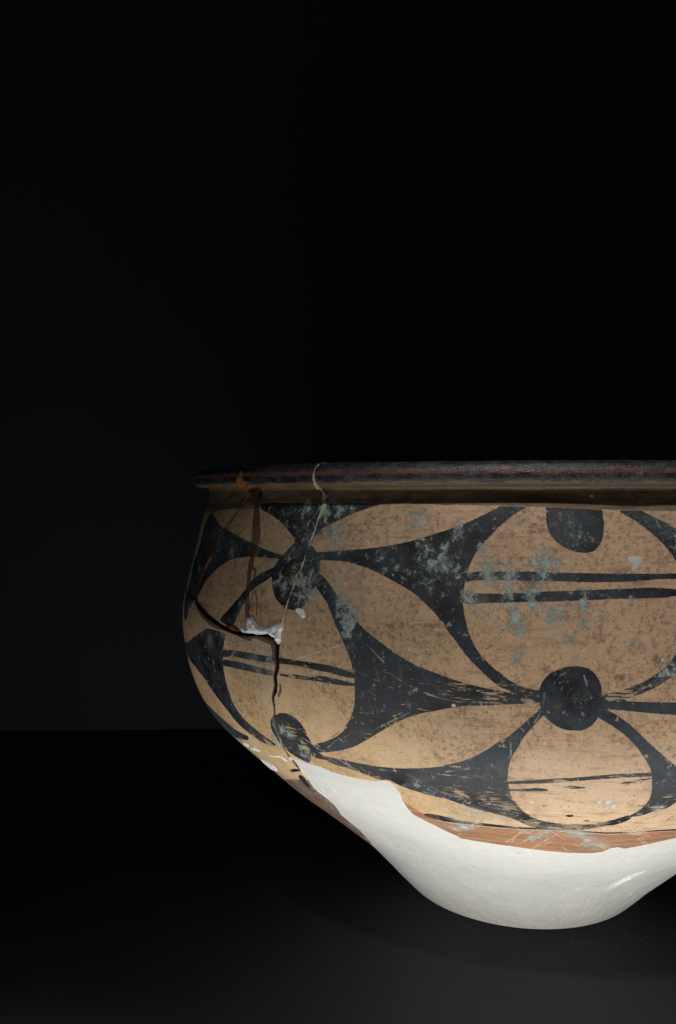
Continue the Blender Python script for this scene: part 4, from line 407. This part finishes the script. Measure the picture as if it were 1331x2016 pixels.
    pcol = m.mix(m.rng(pn2, .35, .65), (.17, .21, .20), (.38, .445, .42))
    pcol = m.mix(m.mul(m.rng(fine2, .45, .6), .4), pcol, (.09, .09, .065))
    pc = m.mix(m.mul(veil, .36), pc, (.17, .19, .165))
    pc = m.mix(m.mul(pm, m.rng(pn2, .3, .6, .45, .92)), pc, pcol)
    pc = m.mix(m.mul(rimline, .35), pc, (.42, .46, .40))
    # everyday dust film and lime specks
    dust = m.rng(m.noise(m.mapv(co, loc=(1, 5, 2)), 340, 7, .78), .54, .66)
    pc = m.mix(m.mul(dust, m.mul(bm, m.rng(big, .35, .65, .10, .45))), pc, (.14, .155, .14))
    wsp = m.voro(co, 95); ws = m.rng(m.add(wsp.outputs[0], m.mul(m.add(fine, -.5), .10)), .075, .045)
    wr = m.rng(m.sep(wsp.outputs[1])[0], .80, .81)
    pc = m.mix(m.mul(m.mul(ws, wr), .85), pc, (.60, .60, .55))
    hzs = m.rng(m.add(m.mul(st, .7), m.mul(fine2, .3)), .38, .60, .10, 1.)
    hzm = m.mt('MULTIPLY', hz, m.mix(low, m.rng(m.add(m.mul(mid, .6), m.mul(fine2, .4)), .32, .62, .25, .85), hzs), clamp=True)
    pc = m.mix(m.mul(hzm, .85), pc, m.mix(m.rng(hz, .9, 1.3), (.38, .38, .34), (.62, .62, .59)))
    # --- brown resin stain
    sn = m.attr('stain')
    stm = m.rng(m.add(sn, m.mul(m.add(mid, -.5), 1.6)), .30, -.45)
    pc = m.mix(m.mul(stm, m.rng(mid, .3, .7, .70, .95)), pc, m.mix(m.rng(fine2, .35, .65), (.035, .018, .012), (.095, .055, .033)))
    ste = m.mul(m.rng(m.mt('ABSOLUTE', m.add(sn, .1)), .35, .05), .4)
    pc = m.mix(ste, pc, (.03, .018, .012))
    # --- open joint
    cm = m.rng(m.add(crk, m.mul(m.add(fine, -.5), .35)), .12, -.12)
    pc = m.mix(cm, pc, m.mix(m.rng(mid, .3, .7), (.022, .008, .006), (.05, .018, .012)))
    opn = m.attr('opening')
    pc = m.mix(m.rng(m.add(opn, m.mul(m.add(mid, -.5), .7)), .55, .0), pc, m.mix(m.rng(fine2, .4, .6), (.05, .022, .015), (.11, .055, .035)))
    pc = m.mix(m.rng(m.add(opn, m.mul(m.add(fine, -.5), .3)), .10, -.10), pc, (.018, .006, .005))
    # --- plaster restoration
    plv = m.attr('plaster')
    pw = m.mix(m.rng(big, .3, .7), (.565, .567, .533), (.62, .622, .592))
    pw = m.mix(m.mul(m.rng(m.noise(m.mapv(sf, (.03, .28, 1)), 1., 5, .6), .45, .75), .5), pw, (.53, .545, .51))
    pw = m.mix(m.mul(m.rng(m.add(sy, m.mul(m.add(mid, -.5), 10)), 26, 3), .42), pw, (.53, .49, .42))
    pw = m.mix(m.mul(m.rng(m.noise(co, 45, 4, .6), .55, .68), m.mul(m.rng(sy, 42, 12), .35)), pw, (.54, .47, .41))
    pk = m.rng(m.noise(co, 300, 3, .5), .65, .69)
    pw = m.mix(m.mul(pk, .45), pw, (.40, .395, .36))
    v1 = m.voro(co, 130); chips = m.mul(m.rng(m.add(v1.outputs[0], m.mul(m.add(fine, -.5), .12)), .10, .06), m.rng(m.sep(v1.outputs[1])[1], .72, .73))
    v2 = m.voro(m.mapv(sf, (.035, .16, 1)), 1.); ch2 = m.mul(m.rng(v2.outputs[0], .075, .05), m.rng(m.sep(v2.outputs[1])[0], .7, .71))
    pw = m.mix(m.mt('MAXIMUM', chips, ch2), pw, (.80, .805, .78))
    # file marks fanning on the right side
    mk = m.noise(m.mapv(sf, (1.1, .10, 1), (0, 0, .5)), 1., 2, .5)
    mg = m.mul(m.rng(m.noise(co, 40, 2), .48, .60), m.mul(m.rng(sx, -5, 20), m.rng(sy, 60, 30)))
    pw = m.mix(m.mul(m.mul(m.rng(mk, .52, .60), mg), .75), pw, (.74, .74, .71))
    pw = m.mix(m.mul(sm, .6), pw, (.76, .76, .74))
    tl = m.noise(m.mapv(sf, (.02, 1.5, 1), (0, 0, -.10)), 1., 4, .7)
    pw = m.mix(m.mul(m.rng(tl, .54, .64), .5), pw, (.70, .70, .675))
    pw = m.mix(m.mul(m.rng(m.noise(co, 30, 5, .65), .52, .66), .25), pw, (.47, .475, .43))
    gg = m.rng(m.attr('gouge'), .2, -.2)
    pw = m.mix(gg, pw, (.40, .36, .29))
    plm = m.rng(m.add(plv, m.mul(m.add(fine, -.5), .4)), .06, -.06)
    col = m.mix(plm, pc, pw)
    # --- finish
    br = m.rng(mid, .3, .7, .44, .62)
    rough = m.mt('ADD', m.mul(bm, .02), br)
    rough = m.mt('ADD', rough, m.mul(pm, .4))
    rough = m.mt('ADD', rough, m.mul(plm, .3), clamp=True)
    h = m.mul(pm, .9)
    h = m.add(h, m.mul(m.mul(bm, m.mt('SUBTRACT', 1., ab)), .08))
    h = m.add(h, m.mul(mid, .30)); h = m.add(h, m.mul(m.mul(tl, plm), .7)); h = m.add(h, m.mul(fine2, .18)); h = m.add(h, m.mul(m.mul(speck, gate), -.12))
    h = m.add(h, m.mul(m.mt('MAXIMUM', chips, ch2), .25))
    h = m.add(h, m.mul(m.mul(mk, mg), .6)); h = m.add(h, m.mul(sm, -.15)); h = m.add(h, m.mul(m.mul(stm, fine2), .5))
    nb = m.bump(h, .55, .0009)
    return m.done(col, rough, nb, .25)

def rim_material():
    m = N('worn_black_rim')
    co = m.coord(); sf = m.attr('surf', True); sy = m.sep(sf)[1]
    fine = m.noise(co, 800, 4, .6); mid = m.noise(co, 160, 5, .65); big = m.noise(co, 28, 3)
    lon = m.noise(m.mapv(sf, (.09, .9, 1)), 1., 5, .7); lon2 = m.noise(m.mapv(sf, (.25, 2.2, 1), loc=(5, 3, 0)), 1., 4, .6)
    hz = m.mt('MULTIPLY', m.sep(co)[2], 1000.)
    jit = m.add(hz, m.add(m.mul(m.add(lon, -.5), 4.2), m.mul(m.add(mid, -.5), 3.2)))
    under = m.mix(m.rng(lon, .35, .65), (.175, .115, .065), (.10, .062, .036))
    under = m.mix(m.mul(m.rng(lon2, .5, .7), .6), under, (.045, .028, .018))
    black = m.mix(m.rng(mid, .35, .7), (.010, .010, .013), (.034, .037, .045))
    black = m.mix(m.mul(m.rng(lon2, .56, .70), .6), black, (.10, .075, .065))
    red = m.mix(m.rng(mid, .4, .65), (.15, .07, .055), (.075, .038, .032))
    red = m.mix(m.rng(lon, .54, .66), red, (.03, .028, .030))
    c = m.mix(m.rng(jit, 228.6, 229.3), under, black)
    rb = m.mul(m.rng(jit, 231.6, 232.2), m.rng(jit, 234.3, 233.7))
    c = m.mix(m.mul(rb, m.rng(m.add(m.mul(big, .5), m.mul(lon2, .5)), .36, .52, .15, .9)), c, red)
    c = m.mix(m.mul(m.rng(m.noise(m.mapv(sf, (.14, 1.6, 1), loc=(2, 8, 0)), 1., 5, .75), .52, .62), m.rng(hz, 229.5, 232, 0., .6)), c, (.075, .042, .032))
    c = m.mix(m.mul(m.rng(fine, .60, .68), m.mul(m.rng(mid, .45, .6), .55)), c, (.22, .22, .19))
    v = m.voro(co, 210); ws = m.mul(m.rng(v.outputs[0], .12, .06), m.rng(m.sep(v.outputs[1])[0], .93, .94))
    c = m.mix(m.mul(ws, .8), c, (.5, .5, .46))
    crk = m.attr('crack')
    c = m.mix(m.rng(m.add(crk, m.mul(m.add(fine, -.5), .3)), .1, -.1), c, (.02, .010, .007))
    h = m.add(m.mul(mid, .5), m.add(m.mul(fine, .2), m.mul(lon2, .4)))
    return m.done(c, m.rng(mid, .3, .7, .28, .50), m.bump(h, .7, .0010), .5)

def simple(name, c1, c2, scale=300, rough=.6, bumpd=.0008, spec=.4):
    m = N(name); co = m.coord(); n = m.noise(co, scale, 5, .6); f = m.noise(co, scale * 3, 3)
    c = m.mix(m.rng(n, .32, .68), c1, c2)
    return m.done(c, rough, m.bump(m.add(n, m.mul(f, .4)), .6, bumpd), spec)

MAT_POT = pot_material(); MAT_RIM = rim_material()
MAT_IN = simple('dark_unpainted_inside', (.14, .085, .05), (.08, .05, .035), 90)
MAT_CORE = simple('broken_clay_core', (.10, .045, .028), (.035, .015, .010), 200, .9)
MAT_FILL = simple('white_gap_filler', (.66, .67, .66), (.80, .81, .80), 260, .85, .0012)
MAT_GLUE = simple('pale_set_glue', (.34, .34, .235), (.46, .46, .34), 260, .45)
MAT_RESIN = simple('amber_resin', (.25, .10, .03), (.12, .045, .015), 420, .28, .0012)
MAT_DARKRESIN = simple('dark_red_resin', (.075, .022, .014), (.03, .012, .009), 420, .3, .0012)
MAT_GREEN = simple('green_grey_glue', (.10, .12, .09), (.24, .26, .18), 420, .6)

# ------------------------------------------------------------------ mesh builders
def mesh_from(name, co, quads, mat, attrs=None, vecs=None, parent=None, smooth=True):
    me = bpy.data.meshes.new(name)
    me.vertices.add(len(co)); me.vertices.foreach_set('co', np.ascontiguousarray(co, np.float32).ravel())
    nf = len(quads); me.loops.add(nf * 4); me.loops.foreach_set('vertex_index', np.ascontiguousarray(quads, np.int32).ravel())
    me.polygons.add(nf); me.polygons.foreach_set('loop_start', np.arange(nf, dtype=np.int32) * 4)
    me.polygons.foreach_set('use_smooth', np.full(nf, smooth))
    me.update(calc_edges=True)
    for k, a in (attrs or {}).items():
        at = me.attributes.new(k, 'FLOAT', 'POINT'); at.data.foreach_set('value', np.ascontiguousarray(a, np.float32).ravel())
    for k, a in (vecs or {}).items():
        at = me.attributes.new(k, 'FLOAT_VECTOR', 'POINT'); at.data.foreach_set('vector', np.ascontiguousarray(a, np.float32).ravel())
    me.materials.append(mat)
    o = bpy.data.objects.new(name, me); C.objects.link(o)
    if parent: o.parent = parent
    return o

def place(th, vmm, off):
    """point on the outer wall at angle th (deg), arc v (mm), pushed out by off (mm)"""
    r = np.interp(vmm / 1000, V, RV); z = np.interp(vmm / 1000, V, ZV)
    dr = np.interp(vmm / 1000, V, DR); dz = np.interp(vmm / 1000, V, DZ)
    L = np.hypot(dr, dz); nr = dz / L; nz = -dr / L
    r = r + nr * off / 1000; z = z + nz * off / 1000; t = np.radians(th)
    return np.stack([r * np.sin(t), -r * np.cos(t), z], -1)

def wall_offset(th, v):
    """hand-made unevenness, sherd steps, joints (mm)"""
    a, front = source_angle(th, v)
    a = np.where(front, a, a)
    k = 190 * math.pi / 180
    tw = (th + 180) % 360 - 180
    pl = sample(f_plas, np.where(front, tw, np.clip(tw, -120, 40)), v)
    cr = sample(f_crack, a, v); cr = np.where(front, cr, 20)
    op = np.where(front, sample(f_open, a, v), 20)
    go = np.where(front, sample(f_gouge, a, v), 20)
    off = fbm(np.abs(tw) * k, v, 11, 42, 2) * 1.1 * smooth01(v, 4, 25)
    off += np.where(front, 0, 0)
    body = smooth01(v, 250, 235)
    off -= .40 * smooth01(pl, .35, -.35)
    off += fbm(tw * k, v, 31, 9, 3) * .28 * smooth01(pl, .5, -.5) * smooth01(v, 1, 6)
    for n, s in (('lower_left', .35), ('upper_left', -.45), ('far_left', -.1), ('centre', .1)):
        off += np.where(front, s * smooth01(sample(f_reg[n], a, v), .5, -.5), 0)
    off -= .6 * smooth01(cr, .2, -.15)
    off -= 3.0 * smooth01(op, .1, -.6)
    off -= 1.3 * smooth01(go, .5, -.4)
    off += .06 * smooth01(cr, 1.6, .4)
    off = np.where(v > VM[-1] - 14, off * .4, off)
    return off, a, front, tw, pl, cr, go

# ------------------------------------------------------------------ the pot
pot = bpy.data.objects.new('painted_pottery_basin', None); C.objects.link(pot); pot.location = (0, 0, 0)
pot['label'] = 'mended earthenware basin with black painted circles and white plaster foot on the black shelf'
pot['category'] = 'pottery basin'

core = np.arange(-84, 45, .12)
rest = np.linspace(core[-1], 276, 234)[1:-1]
TH = np.concatenate([core, rest]); nT = len(TH)
A, B = np.meshgrid(TH, VM, indexing='ij')
off, SA, FR, TW, PLS, CRK, GO = wall_offset(A, B)
SPv = B
co = place(A, B, off)
def fs(F, default=20.):
    q = sample(F, SA, B); return q if default is None else np.where(FR, q, default)
fields = dict(black=sample(f_black, SA, B), plaster=PLS, crack=CRK, stain=fs(f_stain), terra=fs(f_terra), scratch=fs(f_scr, None), gouge=GO,
              patina=sample(f_pat, SA, B), wear=sample(f_wear, SA, B), haze=fs(f_haze, 0.), opening=fs(f_open), neck=sample(f_neck_shadow, SA, B))
surf = np.stack([A * math.pi / 180 * 190, B, 0 * A], -1)
nV = len(VM)
idx = np.arange(nT * nV).reshape(nT, nV)
q = np.stack([idx, np.roll(idx, -1, 0), np.roll(np.roll(idx, -1, 0), -1, 1), np.roll(idx, -1, 1)], -1)[:, :-1]
# region of each quad
ctr = lambda F: (F + np.roll(F, -1, 0) + np.roll(F, -1, 1) + np.roll(np.roll(F, -1, 0), -1, 1))[:, :-1] / 4
plc = ctr(PLS)
j_rim = int(np.argmin(np.abs(V - V[np.argmax((ZV > .2262))])))
jj = np.broadcast_to(np.arange(nV - 1)[None], plc.shape)
lab = np.zeros(plc.shape, int)
names = ['far_left', 'upper_left', 'centre', 'lower_left']
front_c = np.broadcast_to(((TH + 180) % 360 - 180 > -140)[:, None] & ((TH + 180) % 360 - 180 < 60)[:, None], plc.shape)
for i, n in enumerate(names):
    rv = ctr(np.where((TW > T.th[0]) & (TW < T.th[-1]), sample(f_reg[n], TW, B), 30.))
    lab[(rv < 0) & front_c] = i + 1
lab[plc < 0] = 5
lab[jj >= j_rim] = 6

def part(mask, name, mat, label=None):
    qq = q[mask].reshape(-1, 4); used, inv = np.unique(qq, return_inverse=True)
    at = {k: v.ravel()[used] for k, v in fields.items()}
    o = mesh_from(name, co.reshape(-1, 3)[used], inv.reshape(-1, 4), mat, at, {'surf': surf.reshape(-1, 3)[used]}, pot)
    if label: o['label'] = label
    return o
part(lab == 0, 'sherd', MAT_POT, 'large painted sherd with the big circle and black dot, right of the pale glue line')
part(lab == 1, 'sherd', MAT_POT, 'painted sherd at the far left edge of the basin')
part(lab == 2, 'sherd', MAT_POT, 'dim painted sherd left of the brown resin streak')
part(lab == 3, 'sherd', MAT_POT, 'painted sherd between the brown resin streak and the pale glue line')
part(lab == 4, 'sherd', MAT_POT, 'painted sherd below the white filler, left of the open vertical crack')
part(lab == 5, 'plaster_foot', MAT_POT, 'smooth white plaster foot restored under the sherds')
part(lab == 6, 'rim', MAT_RIM, 'out-turned rim with worn black paint')

# inside: wall, floor, underside, built as one lathe
prof_in = [(.181, .2370), (.1768, .2362), (.1738, .2335), (.1732, .229), (.1745, .222), (.178, .21), (.184, .185), (.1872, .16), (.186, .14), (.180, .12), (.170, .104), (.15, .085), (.12, .06), (.09, .034), (.075, .018), (.06, .011), (.03, .009), (.0005, .0085)]
_, ri, zi = resample(prof_in, .004)
ti = np.radians(np.arange(0, 360, 2.5)); n1, n2 = len(ti), len(ri)
ci = np.stack([ri[None] * np.sin(ti)[:, None], -ri[None] * np.cos(ti)[:, None], np.broadcast_to(zi[None], (n1, n2))], -1)
ii = np.arange(n1 * n2).reshape(n1, n2)
qi = np.stack([ii, np.roll(ii, -1, 1), np.roll(np.roll(ii, -1, 0), -1, 1), np.roll(ii, -1, 0)], -1)[:, :-1]
mesh_from('inner_wall', ci.reshape(-1, 3), qi.reshape(-1, 4), MAT_IN, parent=pot)
# underside of the foot
n3 = 5; rb = np.linspace(.0665, .001, n3)
cb = np.stack([rb[None] * np.sin(ti)[:, None], -rb[None] * np.cos(ti)[:, None], np.full((n1, n3), .0006)], -1)
ib = np.arange(n1 * n3).reshape(n1, n3)
qb = np.stack([ib, np.roll(ib, -1, 0), np.roll(np.roll(ib, -1, 0), -1, 1), np.roll(ib, -1, 1)], -1)[:, :-1]
mesh_from('underside', cb.reshape(-1, 3), qb.reshape(-1, 4), MAT_FILL, parent=pot)

# ------------------------------------------------------------------ raised fillers, glue and resin, conforming to the wall
def patch(name, shape, mat, height, soft, rough=.25, line=False, label=None, seed=3, jag=.5):
    lo = np.array([p[:2] for p in shape]).min(0); hi = np.array([p[:2] for p in shape]).max(0)
    th = np.arange(lo[0] - 1, hi[0] + 1, .07); v = np.arange(max(lo[1] - 3, 0.1), min(hi[1] + 3, VM[-1]), .22)
    F = Field(th, v); D = F.new(9.)
    if line: F.line(D, shape, pad=4)
    else: F.poly(D, shape, pad=4)
    x = F.A * 3.3
    D = D + fbm(x, F.B, seed, 2.6, 3) * jag
    base = wall_offset(F.A, F.B)
    cr_fix = .6 * smooth01(base[5], .2, -.15) + 3.0 * smooth01(np.where(base[2], sample(f_open, base[1], F.B), 20), .1, -.6)
    o = base[0] + cr_fix
    h = height * smooth01(-D, -.05, soft) - .25 * smooth01(D, -.05, .25) + fbm(x, F.B, seed + 50, 1.8, 3) * rough * smooth01(-D, 0, soft)
    P = place(F.A, F.B, o + h)
    n, k = F.A.shape; id_ = np.arange(n * k).reshape(n, k)
    qq = np.stack([id_[:-1, :-1], id_[1:, :-1], id_[1:, 1:], id_[:-1, 1:]], -1)
    keep = (D[:-1, :-1] < .25) & (D[1:, 1:] < .25) & (D[1:, :-1] < .25) & (D[:-1, 1:] < .25)
    qq = qq[keep]; used, inv = np.unique(qq, return_inverse=True)
    ob = mesh_from(name, P.reshape(-1, 3)[used], inv.reshape(-1, 4), mat, parent=pot)
    if label: ob['label'] = label
    return ob
patch('plaster_filler', FILL['filler'], MAT_FILL, .9, 1.4, .6, jag=.9, label='ragged white filler at the head of the open vertical crack')
patch('plaster_filler', FILL['filler2'], MAT_FILL, .25, .3, .1, label='small white filler flake under the upper left black dot')
for k in ('filler4', 'filler5', 'filler6', 'filler7'):
    patch('plaster_filler', FILL[k], MAT_FILL, .3, .4, .15, seed=ord(k[-1]), jag=1.5)
patch('plaster_flake', FILL['filler3'], MAT_GREEN and simple('pale_green_flake', (.36, .40, .35), (.50, .54, .48), 500, .8), .3, .3, .1, label='pale green flake on the big circle')
patch('plaster_flake', FILL['gouge_lip'], MAT_FILL, .12, .5, .08, label='bright lip of the gouge in the plaster foot', jag=.3)
patch('glue_seam', SEAM['glue'], MAT_GLUE, .7, .5, .3, True, 'pale glue line running down from the rim', jag=.6)
patch('glue_seam', SEAM['glue2'], MAT_GREEN, .2, .4, .25, True, 'grey-green glue line across the lower left black dot', jag=.8)
patch('resin_blob', FILL['resin_p'], MAT_RESIN, .8, .9, .5, label='amber resin running over the rim', jag=.4)
patch('resin_blob', FILL['resin_q'], MAT_DARKRESIN, .5, .8, .5, label='dark red resin under the rim', jag=.6)
patch('resin_blob', SEAM['resin2'], MAT_RESIN, .4, .6, .3, True, 'orange resin at the far left joint')
patch('resin_blob', SEAM['resin3'], MAT_RESIN, .7, .7, .7, True, 'orange resin beside the white filler')

# crumbs of plaster stuck on the foot and wall (raised grains)
def grain(ccs, name, mat, parent, kind=None):
    vs = []; fsq = []
    g = random.Random(4)
    for (p, n, s) in ccs:
        n = Vector(n).normalized(); t = n.orthogonal().normalized(); b = n.cross(t); p = Vector(p); k = len(vs)
        a0 = g.uniform(0, 6)
        rr = [s * g.uniform(.6, 1.3) for _ in range(4)]
        for i in range(4):
            a = a0 + i * math.pi / 2; vs.append(p + (t * math.cos(a) + b * math.sin(a)) * rr[i] - n * s * .3)
        for i in range(4):
            a = a0 + i * math.pi / 2; vs.append(p + (t * math.cos(a) + b * math.sin(a)) * rr[i] * .6 + n * s * g.uniform(.25, .5))
        fsq += [(k + 4, k + 5, k + 6, k + 7)] + [(k + i, k + (i + 1) % 4, k + 4 + (i + 1) % 4, k + 4 + i) for i in range(4)]
    o = mesh_from(name, np.array([tuple(v) for v in vs]), np.array(fsq), mat, parent=parent, smooth=False)
    if kind: o['kind'] = kind
    return o
g = random.Random(8); cc = []
while len(cc) < 150:
    th = g.uniform(-60, 45); v = g.uniform(1, 120) if g.random() < .75 else g.uniform(1, 15)
    A1 = np.array([[th]]); B1 = np.array([[v]]); o_ = wall_offset(A1, B1)
    if o_[4][0, 0] > -1.5: continue
    p = place(A1, B1, o_[0])[0, 0]; p2 = place(A1, B1, o_[0] + 1)[0, 0]
    cc.append((p, p2 - p, g.choice([.00015, .0002, .0003, .0004]) * g.uniform(.7, 1.3)))
grain(cc, 'plaster_crumbs', MAT_FILL, pot, 'stuff')

# ------------------------------------------------------------------ shelf and back wall
def shelf_mat():
    m = N('matt_black_shelf'); co = m.coord()
    n = m.noise(co, 14, 4, .6); f = m.noise(co, 1400, 3, .6)
    c = m.mix(m.rng(n, .3, .7), (.0125, .0143, .0185), (.015, .017, .0215))
    v = m.voro(co, 260); sp = m.mul(m.rng(v.outputs[0], .09, .04), m.rng(m.sep(v.outputs[1])[0], .90, .91))
    c = m.mix(m.mul(sp, .35), c, (.12, .12, .12))
    sc_ = m.noise(m.mapv(co, (30, 420, 1), (0, 0, .5)), 1., 3, .6)
    c = m.mix(m.mul(m.rng(sc_, .62, .72), m.rng(m.noise(co, 9, 3), .5, .65, 0., .5)), c, (.030, .032, .037))
    return m.done(c, m.rng(n, .3, .7, .55, .70), m.bump(f, .25, .0002), .16)
def wall_mat():
    m = N('black_back_wall'); co = m.coord()
    n = m.noise(co, 3, 3, .5); f = m.noise(co, 500, 3)
    c = m.mix(m.rng(n, .3, .7), (.026, .0285, .033), (.029, .032, .037))
    return m.done(c, .9, m.bump(f, .2, .0003), .1)
def box(name, x0, x1, y0, y1, z0, z1, mat, rz=0, piv=(0, 0)):
    me = bpy.data.meshes.new(name)
    vs = [(x, y, z) for x in (x0, x1) for y in (y0, y1) for z in (z0, z1)]
    fa = [(0, 1, 3, 2), (4, 6, 7, 5), (0, 4, 5, 1), (2, 3, 7, 6), (0, 2, 6, 4), (1, 5, 7, 3)]
    me.from_pydata(vs, [], fa); me.update(); me.materials.append(mat)
    o = bpy.data.objects.new(name, me); C.objects.link(o); o.location = (piv[0], piv[1], 0); o.rotation_euler = (0, 0, rz)
    return o
# the wall stands 0.295 m behind the pot's axis, turned 2.5 degrees
shelf = box('floor', -2.2, 2.2, -1.2, 0, -.04, 0, shelf_mat(), math.radians(2.5), (-.10687, .3030))
shelf['kind'] = 'structure'; shelf['label'] = 'matt black display shelf'
wall = box('wall', -2.2, 2.2, 0.001, .04, -.04, 2.4, wall_mat(), math.radians(2.5), (-.10687, .3030))
wall['kind'] = 'structure'; wall['label'] = 'plain black back wall of the display case'

# dust grains on the shelf in front of the foot
g = random.Random(21); cc = []
for cx_, cy_, sx_, sy_, n in ((.017, -.0815, .007, .0035, 46), (.043, -.074, .009, .004, 16), (.0, -.085, .03, .012, 16), (-.05, -.075, .02, .012, 4)):
    for _ in range(n):
        x = g.gauss(cx_, sx_); y = g.gauss(cy_, sy_)
        if math.hypot(x, y) < .070: continue
        cc.append(((x, y, .00002), (g.uniform(-.3, .3), g.uniform(-.3, .3), 1), g.choice([.00010, .00016, .00024]) * g.uniform(.6, 1.2)))
du = grain(cc, 'dust_grains', simple('grey_dust', (.24, .24, .23), (.12, .12, .12), 300, .9), None, 'stuff')
du['label'] = 'pale plaster dust scattered on the shelf below the foot'; du['category'] = 'dust'
